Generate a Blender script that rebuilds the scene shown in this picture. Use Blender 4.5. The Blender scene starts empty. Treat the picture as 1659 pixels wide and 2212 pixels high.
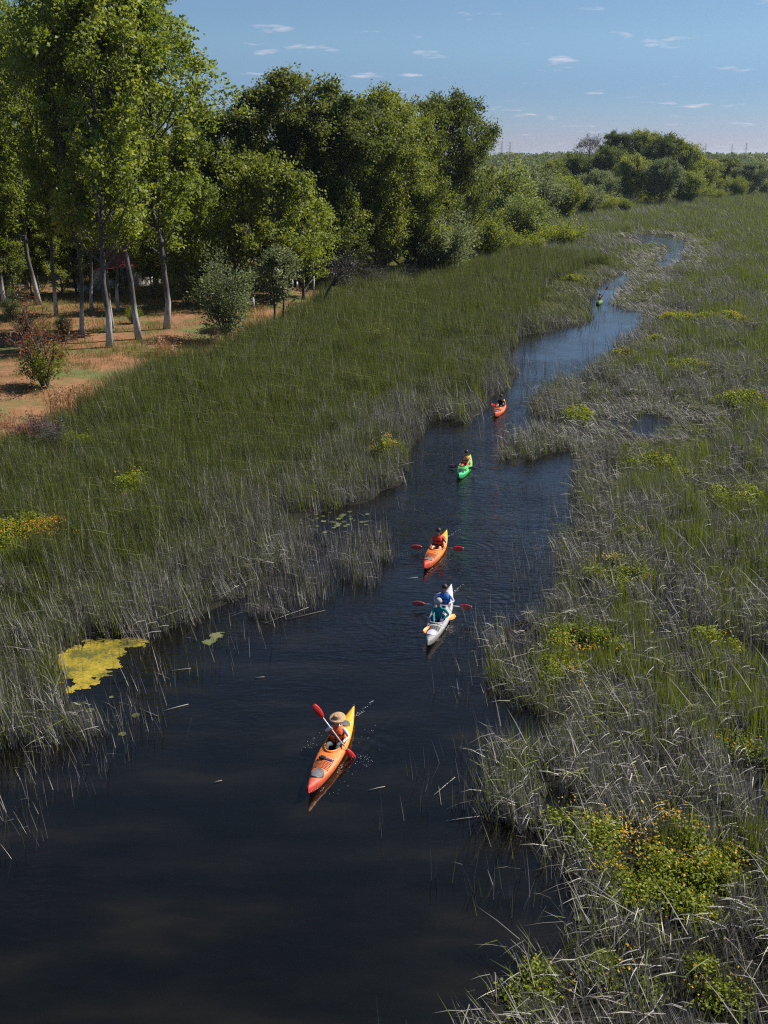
import bpy, bmesh, math, random
import numpy as np
from mathutils import Vector, Matrix

# ------------------------------------------------------------------ camera, sky, sun, exposure
S = bpy.context.scene
COL = S.collection
CAM_H, FPX = 16.0, 950.0
PITCH = math.atan(356.5 / FPX)
cam_d = bpy.data.cameras.new('camera')
cam = bpy.data.objects.new('camera', cam_d)
COL.objects.link(cam)
cam.location = (0, 0, CAM_H)
cam.rotation_euler = (math.pi / 2 - PITCH, 0, 0)
cam_d.sensor_fit = 'VERTICAL'
cam_d.sensor_height = 24.0
cam_d.sensor_width = 18.0
cam_d.lens = FPX / 1024 * 24.0
cam_d.clip_start = 0.1
cam_d.clip_end = 20000
S.camera = cam

SUN_EL, SUN_AZ = math.radians(46), math.radians(68)      # azimuth clockwise from the view direction (+Y)
w = bpy.data.worlds.new('World')
S.world = w
w.use_nodes = True
wn, wl = w.node_tree.nodes, w.node_tree.links
bg = wn['Background']
sky = wn.new('ShaderNodeTexSky')
sky.sky_type = 'NISHITA'
sky.sun_disc = False
sky.sun_elevation = SUN_EL
sky.sun_rotation = SUN_AZ
sky.altitude = 0
sky.air_density = 0.85
sky.dust_density = 0.05
sky.ozone_density = 4.5
bg.inputs['Strength'].default_value = 0.054
# thin scattered clouds in the sky (everywhere, the same pattern all round)
tc = wn.new('ShaderNodeTexCoord')
sep = wn.new('ShaderNodeSeparateXYZ'); wl.new(tc.outputs['Generated'], sep.inputs[0])
def wmath(op, a, b=None, c=None):
    n = wn.new('ShaderNodeMath'); n.operation = op
    for i, v in enumerate((a, b, c)):
        if v is None: continue
        if isinstance(v, (int, float)): n.inputs[i].default_value = v
        else: wl.new(v, n.inputs[i])
    return n.outputs[0]
zz = wmath('ADD', wmath('MAXIMUM', sep.outputs[2], 0.0), 0.075)
cmb = wn.new('ShaderNodeCombineXYZ')
wl.new(wmath('DIVIDE', sep.outputs[0], zz), cmb.inputs[0]); wl.new(wmath('DIVIDE', sep.outputs[1], zz), cmb.inputs[1])
nz = wn.new('ShaderNodeTexNoise'); nz.inputs['Scale'].default_value = 2.3; nz.inputs['Detail'].default_value = 7
nz.inputs['Roughness'].default_value = 0.55
wl.new(cmb.outputs[0], nz.inputs['Vector'])
mr = wn.new('ShaderNodeMapRange'); mr.inputs[1].default_value = 0.61; mr.inputs[2].default_value = 0.75
mr.inputs[3].default_value = 0; mr.inputs[4].default_value = 0.75
wl.new(nz.outputs[0], mr.inputs[0])
mixc = wn.new('ShaderNodeMixRGB'); mixc.inputs[2].default_value = (9.0, 8.3, 9.2, 1)
wl.new(wmath('MULTIPLY', mr.outputs[0], wmath('GREATER_THAN', sep.outputs[2], 0.0)), mixc.inputs[0])
tintsky = wn.new('ShaderNodeMixRGB'); tintsky.blend_type = 'MULTIPLY'; tintsky.inputs[0].default_value = 1
tintsky.inputs[2].default_value = (1.14, 1.06, 1.05, 1)
wl.new(sky.outputs[0], tintsky.inputs[1])
hz = wn.new('ShaderNodeValToRGB'); hz.color_ramp.interpolation = 'EASE'
he = hz.color_ramp.elements
he[0].position = 0.0; he[0].color = (0.54, 0.55, 0.80, 1); he[1].position = 0.20; he[1].color = (1, 1, 1, 1)
e_ = he.new(0.05); e_.color = (0.52, 0.63, 0.80, 1)
e_ = he.new(0.11); e_.color = (0.76, 0.86, 0.88, 1)
wl.new(sep.outputs[2], hz.inputs[0])
hm_ = wn.new('ShaderNodeMixRGB'); hm_.blend_type = 'MULTIPLY'; hm_.inputs[0].default_value = 1
wl.new(tintsky.outputs[0], hm_.inputs[1]); wl.new(hz.outputs[0], hm_.inputs[2])
wl.new(hm_.outputs[0], mixc.inputs[1])
wl.new(mixc.outputs[0], bg.inputs['Color'])

sd = bpy.data.lights.new('sun', 'SUN')
sun = bpy.data.objects.new('sun', sd)
COL.objects.link(sun)
sd.energy = 4.8
sd.angle = math.radians(0.5)
sd.color = (1.0, 0.93, 0.83)
sdir = Vector((math.sin(SUN_AZ) * math.cos(SUN_EL), math.cos(SUN_AZ) * math.cos(SUN_EL), math.sin(SUN_EL)))
sun.rotation_euler = sdir.to_track_quat('Z', 'Y').to_euler()
sun.location = (60, 30, 80)

S.view_settings.view_transform = 'Standard'
S.view_settings.look = 'None'
S.view_settings.exposure = 0.85
S.view_settings.gamma = 1.0
S.view_settings.use_curve_mapping = False
S.cycles.filter_width = 1.2
S.cycles.use_denoising = False
S.cycles.max_bounces = 6
S.cycles.diffuse_bounces = 2
S.cycles.glossy_bounces = 2
S.cycles.transmission_bounces = 3
S.cycles.transparent_max_bounces = 4
S.cycles.volume_bounces = 0
S.cycles.caustics_reflective = False
S.cycles.caustics_refractive = False

# ------------------------------------------------------------------ helpers
K = 768 / 1659.0
CP, SP = math.cos(PITCH), math.sin(PITCH)
def G(dx, dy, z=0.0):
    """world x, y of the point of the plane at height z seen at (dx, dy) of a 1659 x 2212 view of the photograph"""
    u, v = dx * K, dy * K
    xd, yd = (u - 384) / FPX, (v - 512) / FPX
    k = (CAM_H - z) / (SP + yd * CP)
    return (xd * k, (CP - yd * SP) * k)
def height_at(Y, dy):
    yd = (dy * K - 512) / FPX
    return CAM_H - Y * (SP + yd * CP) / (CP - yd * SP)
def poly(pts):
    return np.array([G(*p) for p in pts])

def tag(o, label=None, cat=None, group=None, kind=None):
    if label: o['label'] = label
    if cat: o['category'] = cat
    if group: o['group'] = group
    if kind: o['kind'] = kind
    return o
def empty(name, loc=(0, 0, 0), rz=0.0, scale=(1, 1, 1)):
    o = bpy.data.objects.new(name, None)
    o.location = loc; o.rotation_euler = (0, 0, rz); o.scale = scale
    o.empty_display_size = 0.2
    COL.objects.link(o)
    return o
def link(name, me, parent=None, mat=None):
    if mat is not None and len(me.materials) == 0: me.materials.append(mat)
    o = bpy.data.objects.new(name, me)
    COL.objects.link(o)
    if parent is not None: o.parent = parent
    return o

class Geo:
    """collects vertices, quads and triangles with a value per face"""
    def __init__(s): s.v, s.q, s.t, s.qa, s.ta, s.qm, s.tm, s.n = [], [], [], [], [], [], [], 0
    def add(s, v, q=None, t=None, qa=None, ta=None, m=0):
        v = np.asarray(v, dtype=np.float32).reshape(-1, 3)
        if q is not None and len(q):
            q = np.asarray(q, dtype=np.int32).reshape(-1, 4)
            s.q.append(q + s.n); s.qa.append(np.broadcast_to(np.asarray(0.5 if qa is None else qa, dtype=np.float32), (len(q),)))
            s.qm.append(np.full(len(q), m, np.int32))
        if t is not None and len(t):
            t = np.asarray(t, dtype=np.int32).reshape(-1, 3)
            s.t.append(t + s.n); s.ta.append(np.broadcast_to(np.asarray(0.5 if ta is None else ta, dtype=np.float32), (len(t),)))
            s.tm.append(np.full(len(t), m, np.int32))
        s.v.append(v); s.n += len(v)
    def mesh(s, name, mats=(), smooth=False):
        me = bpy.data.meshes.new(name)
        v = np.concatenate(s.v)
        q = np.concatenate(s.q) if s.q else np.zeros((0, 4), np.int32)
        t = np.concatenate(s.t) if s.t else np.zeros((0, 3), np.int32)
        a = np.concatenate(s.qa + s.ta)
        mi = np.concatenate(s.qm + s.tm)
        me.vertices.add(len(v)); me.vertices.foreach_set('co', v.ravel())
        loops = np.concatenate([q.ravel(), t.ravel()])
        me.loops.add(len(loops)); me.loops.foreach_set('vertex_index', loops)
        nq, nt = len(q), len(t)
        starts = np.concatenate([np.arange(nq) * 4, nq * 4 + np.arange(nt) * 3]).astype(np.int32)
        me.polygons.add(nq + nt)
        me.polygons.foreach_set('loop_start', starts)
        me.polygons.foreach_set('material_index', mi)
        if smooth: me.polygons.foreach_set('use_smooth', np.ones(nq + nt, bool))
        at = me.attributes.new('tint', 'FLOAT', 'FACE')
        at.data.foreach_set('value', np.ascontiguousarray(a, dtype=np.float32))
        me.update(calc_edges=True)
        me.validate()
        for m in mats: me.materials.append(m)
        return me

def tube(g, pts, rad, sides=5, a=0.5, m=0, cap=True):
    pts = np.asarray(pts, float); n = len(pts)
    rad = np.broadcast_to(np.asarray(rad, float), (n,))
    d = np.gradient(pts, axis=0); d /= np.linalg.norm(d, axis=1)[:, None] + 1e-9
    ref = np.array([0.0, 0, 1]) if abs(d[:, 2]).mean() < 0.8 else np.array([1.0, 0, 0])
    u = np.cross(d, ref); u /= np.linalg.norm(u, axis=1)[:, None] + 1e-9
    vv = np.cross(d, u)
    th = np.arange(sides) * 2 * math.pi / sides
    ring = pts[:, None] + rad[:, None, None] * (u[:, None] * np.cos(th)[None, :, None] + vv[:, None] * np.sin(th)[None, :, None])
    q = []
    for i in range(n - 1):
        for j in range(sides):
            k = (j + 1) % sides
            q.append((i * sides + j, i * sides + k, (i + 1) * sides + k, (i + 1) * sides + j))
    v = ring.reshape(-1, 3); t = []
    if cap:
        v = np.concatenate([v, pts[:1], pts[-1:]])
        for j in range(sides):
            k = (j + 1) % sides
            t.append((n * sides, k, j)); t.append((n * sides + 1, (n - 1) * sides + j, (n - 1) * sides + k))
    g.add(v, q, t, a, a, m)
def box(g, x0, x1, y0, y1, z0, z1, a=0.5, m=0):
    v = [(x, y, z) for z in (z0, z1) for y in (y0, y1) for x in (x0, x1)]
    g.add(v, [(0, 2, 3, 1), (4, 5, 7, 6), (0, 1, 5, 4), (2, 6, 7, 3), (0, 4, 6, 2), (1, 3, 7, 5)], None, a, None, m)
def sphere(g, c, r, nu=10, nv=6, a=0.5, m=0):
    r = np.broadcast_to(np.asarray(r, float), (3,))
    v, q = [], []
    for i in range(nv + 1):
        ph = math.pi * i / nv
        for j in range(nu):
            th = 2 * math.pi * j / nu
            v.append((c[0] + r[0] * math.sin(ph) * math.cos(th), c[1] + r[1] * math.sin(ph) * math.sin(th), c[2] + r[2] * math.cos(ph)))
    for i in range(nv):
        for j in range(nu):
            k = (j + 1) % nu
            q.append((i * nu + j, (i + 1) * nu + j, (i + 1) * nu + k, i * nu + k))
    g.add(v, q, None, a, None, m)
def rings(g, rr, a=0.5, m=0, close=True):
    """quads between successive closed rings (lists of equal length)"""
    n = len(rr[0]); v = np.concatenate([np.asarray(r, float) for r in rr]); q = []
    for i in range(len(rr) - 1):
        for j in range(n):
            k = (j + 1) % n
            q.append((i * n + j, i * n + k, (i + 1) * n + k, (i + 1) * n + j))
    t = []
    if close:
        c0, c1 = np.mean(rr[0], axis=0), np.mean(rr[-1], axis=0)
        v = np.concatenate([v, [c0, c1]]); b = len(v) - 2; o = (len(rr) - 1) * n
        for j in range(n):
            k = (j + 1) % n
            t.append((b, k, j)); t.append((b + 1, o + j, o + k))
    g.add(v, q, t, a, a, m)
def unit(a): return a / (np.linalg.norm(a, axis=-1, keepdims=True) + 1e-9)
def leaves(g, rng, c, size, up=0.35, aspect=0.5, tint=None, m=0, along=None):
    """one small pointed leaf blade (four corners, slightly folded) at each centre"""
    n = len(c)
    nrm = rng.normal(size=(n, 3)); nrm[:, 2] += up * 2; nrm = unit(nrm)
    d = rng.normal(size=(n, 3)) if along is None else along + rng.normal(size=(n, 3)) * 0.5
    u = unit(np.cross(nrm, d)); 
    if along is not None: u = unit(d); 
    vv = unit(np.cross(nrm, u))
    s = (size * rng.uniform(0.6, 1.3, n))[:, None]
    fold = nrm * s * 0.12
    V = np.stack([c + u * s * 0.5, c + vv * s * 0.5 * aspect + fold, c - u * s * 0.5, c - vv * s * 0.5 * aspect + fold], axis=1).reshape(-1, 3)
    Q = np.arange(n * 4).reshape(-1, 4)
    g.add(V, Q, None, rng.uniform(0, 1, n) if tint is None else tint, None, m)

# value noise for layout masks
def vnoise(x, y, scale, seed=0):
    rg = np.random.default_rng(seed); tab = rg.random((128, 128))
    x, y = np.asarray(x) / scale + 1000, np.asarray(y) / scale + 1000
    xi, yi = np.floor(x).astype(int), np.floor(y).astype(int)
    fx, fy = x - xi, y - yi; fx = fx * fx * (3 - 2 * fx); fy = fy * fy * (3 - 2 * fy)
    a, b = tab[xi % 128, yi % 128], tab[(xi + 1) % 128, yi % 128]
    c, d = tab[xi % 128, (yi + 1) % 128], tab[(xi + 1) % 128, (yi + 1) % 128]
    return (a * (1 - fx) + b * fx) * (1 - fy) + (c * (1 - fx) + d * fx) * fy
def fnoise(x, y, scale, seed=0):
    return 0.55 * vnoise(x, y, scale, seed) + 0.3 * vnoise(x, y, scale / 2.3, seed + 1) + 0.15 * vnoise(x, y, scale / 5.1, seed + 2)
def inside(P, x, y):
    r = np.zeros(len(x), bool)
    n = len(P)
    for i in range(n):
        x0, y0 = P[i]; x1, y1 = P[(i + 1) % n]
        if y0 == y1: continue
        c = (y0 > y) != (y1 > y)
        r ^= c & (x < (x1 - x0) * (y - y0) / (y1 - y0) + x0)
    return r
def edge_dist(P, x, y):
    d = np.full(len(x), 1e9)
    n = len(P)
    for i in range(n):
        a, b = P[i], P[(i + 1) % n]
        ab = b - a; L = ab @ ab + 1e-12
        t = np.clip(((x - a[0]) * ab[0] + (y - a[1]) * ab[1]) / L, 0, 1)
        d = np.minimum(d, (x - a[0] - t * ab[0]) ** 2 + (y - a[1] - t * ab[1]) ** 2)
    return np.sqrt(d)

# ------------------------------------------------------------------ materials
MAT = {}
def new_mat(name):
    m = bpy.data.materials.new(name); m.use_nodes = True
    MAT[name] = m
    return m, m.node_tree.nodes, m.node_tree.links, m.node_tree.nodes['Principled BSDF']
def ramp(nd, ln, fac, stops, interp='LINEAR'):
    r = nd.new('ShaderNodeValToRGB'); r.color_ramp.interpolation = interp
    e = r.color_ramp.elements
    while len(e) < len(stops): e.new(0.5)
    for i, (p, c) in enumerate(stops):
        e[i].position = p; e[i].color = (*c, 1)
    ln.new(fac, r.inputs[0])
    return r.outputs[0]
def math_node(nd, ln, op, a, b=None, clamp=False):
    n = nd.new('ShaderNodeMath'); n.operation = op; n.use_clamp = clamp
    for i, v in enumerate((a, b)):
        if v is None: continue
        if isinstance(v, (int, float)): n.inputs[i].default_value = v
        else: ln.new(v, n.inputs[i])
    return n.outputs[0]
def foliage_mat(name, stops, trans=0.45, rough=0.55, per_obj=0.25, spec=0.3):
    m, nd, ln, p = new_mat(name)
    at = nd.new('ShaderNodeAttribute'); at.attribute_name = 'tint'
    oi = nd.new('ShaderNodeObjectInfo')
    f = math_node(nd, ln, 'ADD', math_node(nd, ln, 'MULTIPLY', at.outputs['Fac'], 1 - per_obj), math_node(nd, ln, 'MULTIPLY', oi.outputs['Random'], per_obj))
    c = ramp(nd, ln, f, stops)
    ln.new(c, p.inputs['Base Color'])
    p.inputs['Roughness'].default_value = rough
    p.inputs['Specular IOR Level'].default_value = spec
    if trans:
        tr = nd.new('ShaderNodeBsdfTranslucent')
        hs = nd.new('ShaderNodeHueSaturation'); hs.inputs['Saturation'].default_value = 1.15; hs.inputs['Value'].default_value = 1.15
        hs.inputs['Hue'].default_value = 0.488
        ln.new(c, hs.inputs['Color']); ln.new(hs.outputs[0], tr.inputs['Color'])
        mx = nd.new('ShaderNodeMixShader'); mx.inputs[0].default_value = trans
        ln.new(p.outputs[0], mx.inputs[1]); ln.new(tr.outputs[0], mx.inputs[2])
        ln.new(mx.outputs[0], nd['Material Output'].inputs['Surface'])
    return m
def plain_mat(name, col, rough=0.5, noise=0.15, scale=8.0, bump=0.0, spec=0.5, metallic=0.0):
    m, nd, ln, p = new_mat(name)
    tcn = nd.new('ShaderNodeTexCoord')
    n = nd.new('ShaderNodeTexNoise'); n.inputs['Scale'].default_value = scale; n.inputs['Detail'].default_value = 5
    ln.new(tcn.outputs['Object'], n.inputs['Vector'])
    c = ramp(nd, ln, n.outputs[0], [(0.3, tuple(x * (1 - noise) for x in col)), (0.7, tuple(min(1, x * (1 + noise)) for x in col))])
    ln.new(c, p.inputs['Base Color'])
    p.inputs['Roughness'].default_value = rough
    p.inputs['Metallic'].default_value = metallic
    p.inputs['Specular IOR Level'].default_value = spec
    if bump:
        b = nd.new('ShaderNodeBump'); b.inputs['Strength'].default_value = bump; b.inputs['Distance'].default_value = 0.02
        ln.new(n.outputs[0], b.inputs['Height']); ln.new(b.outputs[0], p.inputs['Normal'])
    return m

LEAF_POPLAR = foliage_mat('poplar leaves', [(0, (0.098, 0.141, 0.028)), (0.5, (0.187, 0.247, 0.042)), (1, (0.352, 0.379, 0.083))])
LEAF_DARK = foliage_mat('dark tree leaves', [(0, (0.052, 0.084, 0.022)), (0.5, (0.095, 0.131, 0.028)), (1, (0.184, 0.192, 0.054))])
LEAF_MID = foliage_mat('broad tree leaves', [(0, (0.092, 0.127, 0.025)), (0.5, (0.183, 0.225, 0.045)), (1, (0.306, 0.335, 0.078))])
LEAF_WILLOW = foliage_mat('willow leaves', [(0, (0.085, 0.115, 0.046)), (0.5, (0.147, 0.186, 0.077)), (1, (0.263, 0.293, 0.155))])
LEAF_SALLOW = foliage_mat('sallow leaves', [(0, (0.097, 0.131, 0.034)), (0.5, (0.172, 0.221, 0.062)), (1, (0.276, 0.324, 0.110))])
LEAF_BRIGHT = foliage_mat('bright shrub leaves', [(0, (0.119, 0.160, 0.024)), (0.5, (0.198, 0.245, 0.040)), (1, (0.304, 0.331, 0.064))])
LEAF_GREY = foliage_mat('grey twigs', [(0, (0.06, 0.06, 0.05)), (0.6, (0.11, 0.105, 0.09)), (1, (0.17, 0.16, 0.13))], trans=0.1)
LEAF_RED = foliage_mat('reddish young leaves', [(0, (0.10, 0.05, 0.025)), (0.5, (0.22, 0.10, 0.05)), (1, (0.32, 0.16, 0.08))])
LEAF_PINK = foliage_mat('magenta red leaves', [(0, (0.08, 0.03, 0.035)), (0.5, (0.20, 0.06, 0.08)), (1, (0.30, 0.12, 0.12))])
DRY_GRASS = foliage_mat('dry straw', [(0, (0.20, 0.10, 0.05)), (0.5, (0.34, 0.19, 0.10)), (1, (0.46, 0.30, 0.17))], trans=0.3)
REED_GREEN = foliage_mat('green reed blades', [(0, (0.048, 0.064, 0.015)), (0.45, (0.095, 0.121, 0.028)), (0.8, (0.155, 0.178, 0.048)), (1, (0.276, 0.270, 0.127))], trans=0.3, per_obj=0.3)
REED_FRESH = foliage_mat('fresh sedge blades', [(0, (0.068, 0.101, 0.016)), (0.5, (0.135, 0.176, 0.030)), (1, (0.243, 0.284, 0.061))], trans=0.35, per_obj=0.3)
REED_DEAD = foliage_mat('dead grey reed stems', [(0, (0.067, 0.063, 0.056)), (0.45, (0.190, 0.179, 0.162)), (0.8, (0.358, 0.342, 0.314)), (1, (0.582, 0.560, 0.515))], trans=0.1, per_obj=0.25)
PLANT_LEAF = foliage_mat('marsh plant leaves', [(0, (0.077, 0.110, 0.013)), (0.5, (0.176, 0.220, 0.022)), (1, (0.308, 0.341, 0.033))])
FLOWER = foliage_mat('yellow flowers', [(0, (0.42, 0.20, 0.015)), (0.5, (0.55, 0.32, 0.02)), (1, (0.66, 0.46, 0.03))], trans=0.3)
LILY = foliage_mat('lily pad', [(0, (0.04, 0.05, 0.018)), (0.5, (0.08, 0.09, 0.035)), (1, (0.14, 0.15, 0.07))], trans=0.0, rough=0.3, per_obj=0.8)
BARK = plain_mat('bark', (0.12, 0.105, 0.085), 0.9, 0.4, 3.0, 0.6)
BARK_DARK = plain_mat('dark bark', (0.055, 0.048, 0.04), 0.9, 0.4, 4.0, 0.6)
def bark_white():
    m, nd, ln, p = new_mat('poplar bark with limewashed foot')
    tcn = nd.new('ShaderNodeTexCoord'); sp = nd.new('ShaderNodeSeparateXYZ'); ln.new(tcn.outputs['Object'], sp.inputs[0])
    n = nd.new('ShaderNodeTexNoise'); n.inputs['Scale'].default_value = 2.5; n.inputs['Detail'].default_value = 6
    mp = nd.new('ShaderNodeMapping'); mp.inputs['Scale'].default_value = (3, 3, 0.6)
    ln.new(tcn.outputs['Object'], mp.inputs[0]); ln.new(mp.outputs[0], n.inputs['Vector'])
    bark = ramp(nd, ln, n.outputs[0], [(0.3, (0.035, 0.033, 0.029)), (0.7, (0.105, 0.10, 0.09))])
    lime = ramp(nd, ln, n.outputs[0], [(0.28, (0.13, 0.125, 0.115)), (0.45, (0.34, 0.33, 0.315)), (0.8, (0.50, 0.49, 0.47))])
    edge = math_node(nd, ln, 'ADD', sp.outputs[2], math_node(nd, ln, 'MULTIPLY', n.outputs[0], 2.6))
    f = ramp(nd, ln, math_node(nd, ln, 'DIVIDE', edge, 8.0), [(0.42, (1, 1, 1)), (0.58, (0, 0, 0))])
    mx = nd.new('ShaderNodeMixRGB'); ln.new(f, mx.inputs[0]); ln.new(bark, mx.inputs[1]); ln.new(lime, mx.inputs[2])
    ln.new(mx.outputs[0], p.inputs['Base Color']); p.inputs['Roughness'].default_value = 0.9
    b = nd.new('ShaderNodeBump'); b.inputs['Strength'].default_value = 0.6; b.inputs['Distance'].default_value = 0.04
    ln.new(n.outputs[0], b.inputs['Height']); ln.new(b.outputs[0], p.inputs['Normal'])
    return m
BARK_WHITE = bark_white()

# ------------------------------------------------------------------ the river and the ground
RIVER = poly([(-500, 1800), (-200, 1660), (0, 1612), (130, 1605), (228, 1579), (195, 1530), (150, 1500), (112, 1440), (130, 1415), (211, 1371), (309, 1384),
    (407, 1345), (456, 1318), (540, 1285), (585, 1255), (620, 1205), (640, 1165), (645, 1140),
    (650, 1118), (727, 1098), (800, 1085), (819, 1064), (865, 1051), (876, 1015), (890, 960), (918, 914), (951, 908), (1009, 911), (1035, 898),
    (1048, 875), (1071, 851), (1100, 838), (1115, 810), (1088, 765), (1125, 725), (1190, 716), (1255, 702), (1272, 686), (1268, 668), (1272, 648), (1284, 630), (1306, 610),
    (1335, 598), (1340, 588), (1366, 588), (1372, 612), (1350, 632), (1332, 650), (1334, 666), (1350, 668), (1395, 680), (1400, 692), (1388, 715), (1350, 742), (1338, 760),
    (1296, 800), (1234, 825), (1165, 848), (1146, 882), (1174, 905), (1192, 920), (1150, 935), (1110, 948), (1084, 968), (1090, 990), (1111, 1012), (1136, 997),
    (1178, 983), (1220, 972), (1251, 985), (1251, 1035), (1236, 1056), (1257, 1100), (1240, 1150), (1200, 1165), (1223, 1232), (1219, 1276), (1188, 1330),
    (1100, 1345), (1062, 1380), (1065, 1470), (1110, 1520), (1180, 1545), (1215, 1585), (1180, 1615), (1110, 1630), (1060, 1660), (1045, 1720), (1085, 1780),
    (1150, 1800), (1200, 1850), (1230, 1930), (1270, 1975), (1240, 2022), (1179, 2062), (1110, 2074), (1075, 2154), (1026, 2210), (1010, 2400),
    (1000, 2750), (-800, 2750)])
POOL = poly([(1362, 905), (1385, 893), (1420, 897), (1455, 900), (1462, 930), (1420, 948), (1368, 945)])
BEND = poly([(1372, 512), (1405, 506), (1450, 508), (1492, 519), (1492, 540), (1470, 560), (1446, 580), (1412, 582), (1424, 556), (1442, 540), (1430, 530), (1385, 530)])
PUDDLE = poly([(1240, 940), (1285, 935), (1290, 948), (1250, 956)])
WATERS = [RIVER, POOL, BEND, PUDDLE]
LAND = poly([(-900, 985), (0, 902), (100, 872), (180, 838), (290, 775), (400, 752), (470, 745), (560, 700), (640, 668), (700, 640), (760, 612), (850, 592), (920, 575),
    (1060, 520), (1150, 460), (1290, 418), (1480, 398), (1659, 392), (2100, 385), (2100, 352), (400, 352), (-900, 400)])
LAND[:12] = [G(*p, 1.2) for p in ((-900, 985), (0, 948), (100, 912), (180, 866), (290, 792), (400, 762), (470, 752), (560, 705), (640, 672), (700, 645), (760, 614), (850, 592))]
def water_sd(x, y):
    """positive on land"""
    ins = np.zeros(len(x), bool); d = np.full(len(x), 1e9)
    for P in WATERS:
        ins |= inside(P, x, y); d = np.minimum(d, edge_dist(P, x, y))
    return np.where(ins, -d, d)
def land_sd(x, y):
    d = edge_dist(LAND, x, y)
    return np.where(inside(LAND, x, y), d, -d)
def ground_z(x, y):
    x, y = np.atleast_1d(np.asarray(x, float)), np.atleast_1d(np.asarray(y, float))
    wd = water_sd(x, y); ld = land_sd(x, y)
    z = np.clip(wd * 0.5, -0.9, 0.07)
    z = z - np.clip((0.42 - fnoise(x, y, 2.6, 31)) * 2.2, 0, 0.22) * (ld < -1.5) * (wd > 0.5)
    z = z + np.clip(ld * 0.12, 0, 0.8) + 0.08 * (fnoise(x, y, 4.0, 3) - 0.5) * np.clip(wd - 0.4, 0, 1)
    return z

def grow(a, b, step, ratio, limit):
    out = [a]
    while abs(out[-1]) < abs(limit):
        step *= ratio; out.append(out[-1] + math.copysign(step, b))
    return out
gx = np.arange(-46, 100.1, 0.7); gy = np.arange(4, 215.1, 0.8)
gx = np.concatenate([np.array(grow(gx[0], -1, 0.7, 1.16, 9000))[::-1], gx[1:-1], np.array(grow(gx[-1], 1, 0.7, 1.16, 9000))])
gy = np.concatenate([np.array(grow(gy[0], -1, 0.8, 1.25, 400))[::-1], gy[1:-1], np.array(grow(gy[-1], 1, 0.8, 1.12, 12000))])
XX, YY = np.meshgrid(gx, gy)
xf, yf = XX.ravel(), YY.ravel()
zf = ground_z(xf, yf)
ld_f = land_sd(xf, yf)
g = Geo()
nx, ny = len(gx), len(gy)
ii, jj = np.meshgrid(np.arange(nx - 1), np.arange(ny - 1))
b0 = (jj * nx + ii).ravel()
g.add(np.stack([xf, yf, zf], 1), np.stack([b0, b0 + 1, b0 + nx + 1, b0 + nx], 1))
def ground_mat():
    m, nd, ln, p = new_mat('marsh mud and bare bank')
    at = nd.new('ShaderNodeAttribute'); at.attribute_name = 'bank'
    gm = nd.new('ShaderNodeNewGeometry')
    def noise(scale, detail=6, rough=0.6):
        n = nd.new('ShaderNodeTexNoise'); n.inputs['Scale'].default_value = scale; n.inputs['Detail'].default_value = detail
        n.inputs['Roughness'].default_value = rough
        ln.new(gm.outputs['Position'], n.inputs['Vector']); return n.outputs[0]
    big, small = noise(0.22), noise(2.5, 8, 0.7)
    mud = ramp(nd, ln, small, [(0.3, (0.007, 0.007, 0.005)), (0.7, (0.022, 0.021, 0.014))])
    earth = ramp(nd, ln, small, [(0.25, (0.10, 0.052, 0.027)), (0.5, (0.22, 0.112, 0.058)), (0.8, (0.32, 0.18, 0.10))])
    turf = ramp(nd, ln, small, [(0.25, (0.045, 0.06, 0.018)), (0.55, (0.10, 0.115, 0.04)), (0.85, (0.17, 0.17, 0.07))])
    f = ramp(nd, ln, math_node(nd, ln, 'ADD', big, math_node(nd, ln, 'MULTIPLY', math_node(nd, ln, 'SUBTRACT', small, 0.5), 0.5)), [(0.48, (0, 0, 0)), (0.62, (1, 1, 1))])
    mx = nd.new('ShaderNodeMixRGB'); ln.new(f, mx.inputs[0]); ln.new(earth, mx.inputs[1]); ln.new(turf, mx.inputs[2])
    # farther fields: turf
    sp = nd.new('ShaderNodeSeparateXYZ'); ln.new(gm.outputs['Position'], sp.inputs[0])
    far = nd.new('ShaderNodeMapRange'); far.inputs[1].default_value = 105; far.inputs[2].default_value = 150
    ln.new(sp.outputs[1], far.inputs[0])
    mf = nd.new('ShaderNodeMixRGB'); ln.new(far.outputs[0], mf.inputs[0]); ln.new(mx.outputs[0], mf.inputs[1]); ln.new(turf, mf.inputs[2])
    m2 = nd.new('ShaderNodeMixRGB'); ln.new(at.outputs['Fac'], m2.inputs[0]); ln.new(mud, m2.inputs[1]); ln.new(mf.outputs[0], m2.inputs[2])
    ln.new(m2.outputs[0], p.inputs['Base Color']); p.inputs['Roughness'].default_value = 0.95
    p.inputs['Specular IOR Level'].default_value = 0.15
    b = nd.new('ShaderNodeBump'); b.inputs['Strength'].default_value = 0.8; b.inputs['Distance'].default_value = 0.12
    ln.new(small, b.inputs['Height']); ln.new(b.outputs[0], p.inputs['Normal'])
    return m
me = g.mesh('ground', [ground_mat()], smooth=True)
a = me.attributes.new('bank', 'FLOAT', 'POINT')
a.data.foreach_set('value', np.clip(ld_f * 0.8 + 0.3 + (fnoise(xf, yf, 3, 9) - 0.5) * 2, 0, 1).astype(np.float32))
tag(link('ground', me), 'dark marsh mud rising to a bare earth bank under the trees', kind='structure')

# ------------------------------------------------------------------ kayak positions (used by the water's ripples too)
def two(b, s): return np.array(G(*b, 0.2)), np.array(G(*s, 0.2))
KAY = {'k1': two((665, 1716), (765, 1535)), 'k2': two((923, 1396), (975, 1270)), 'k3': two((916, 1228), (965, 1152)),
       'k4': two((991, 1032), (1016, 988)), 'k5': two((1069, 898), (1093, 862)), 'k6': two((1293, 656), (1303, 624))}


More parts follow.
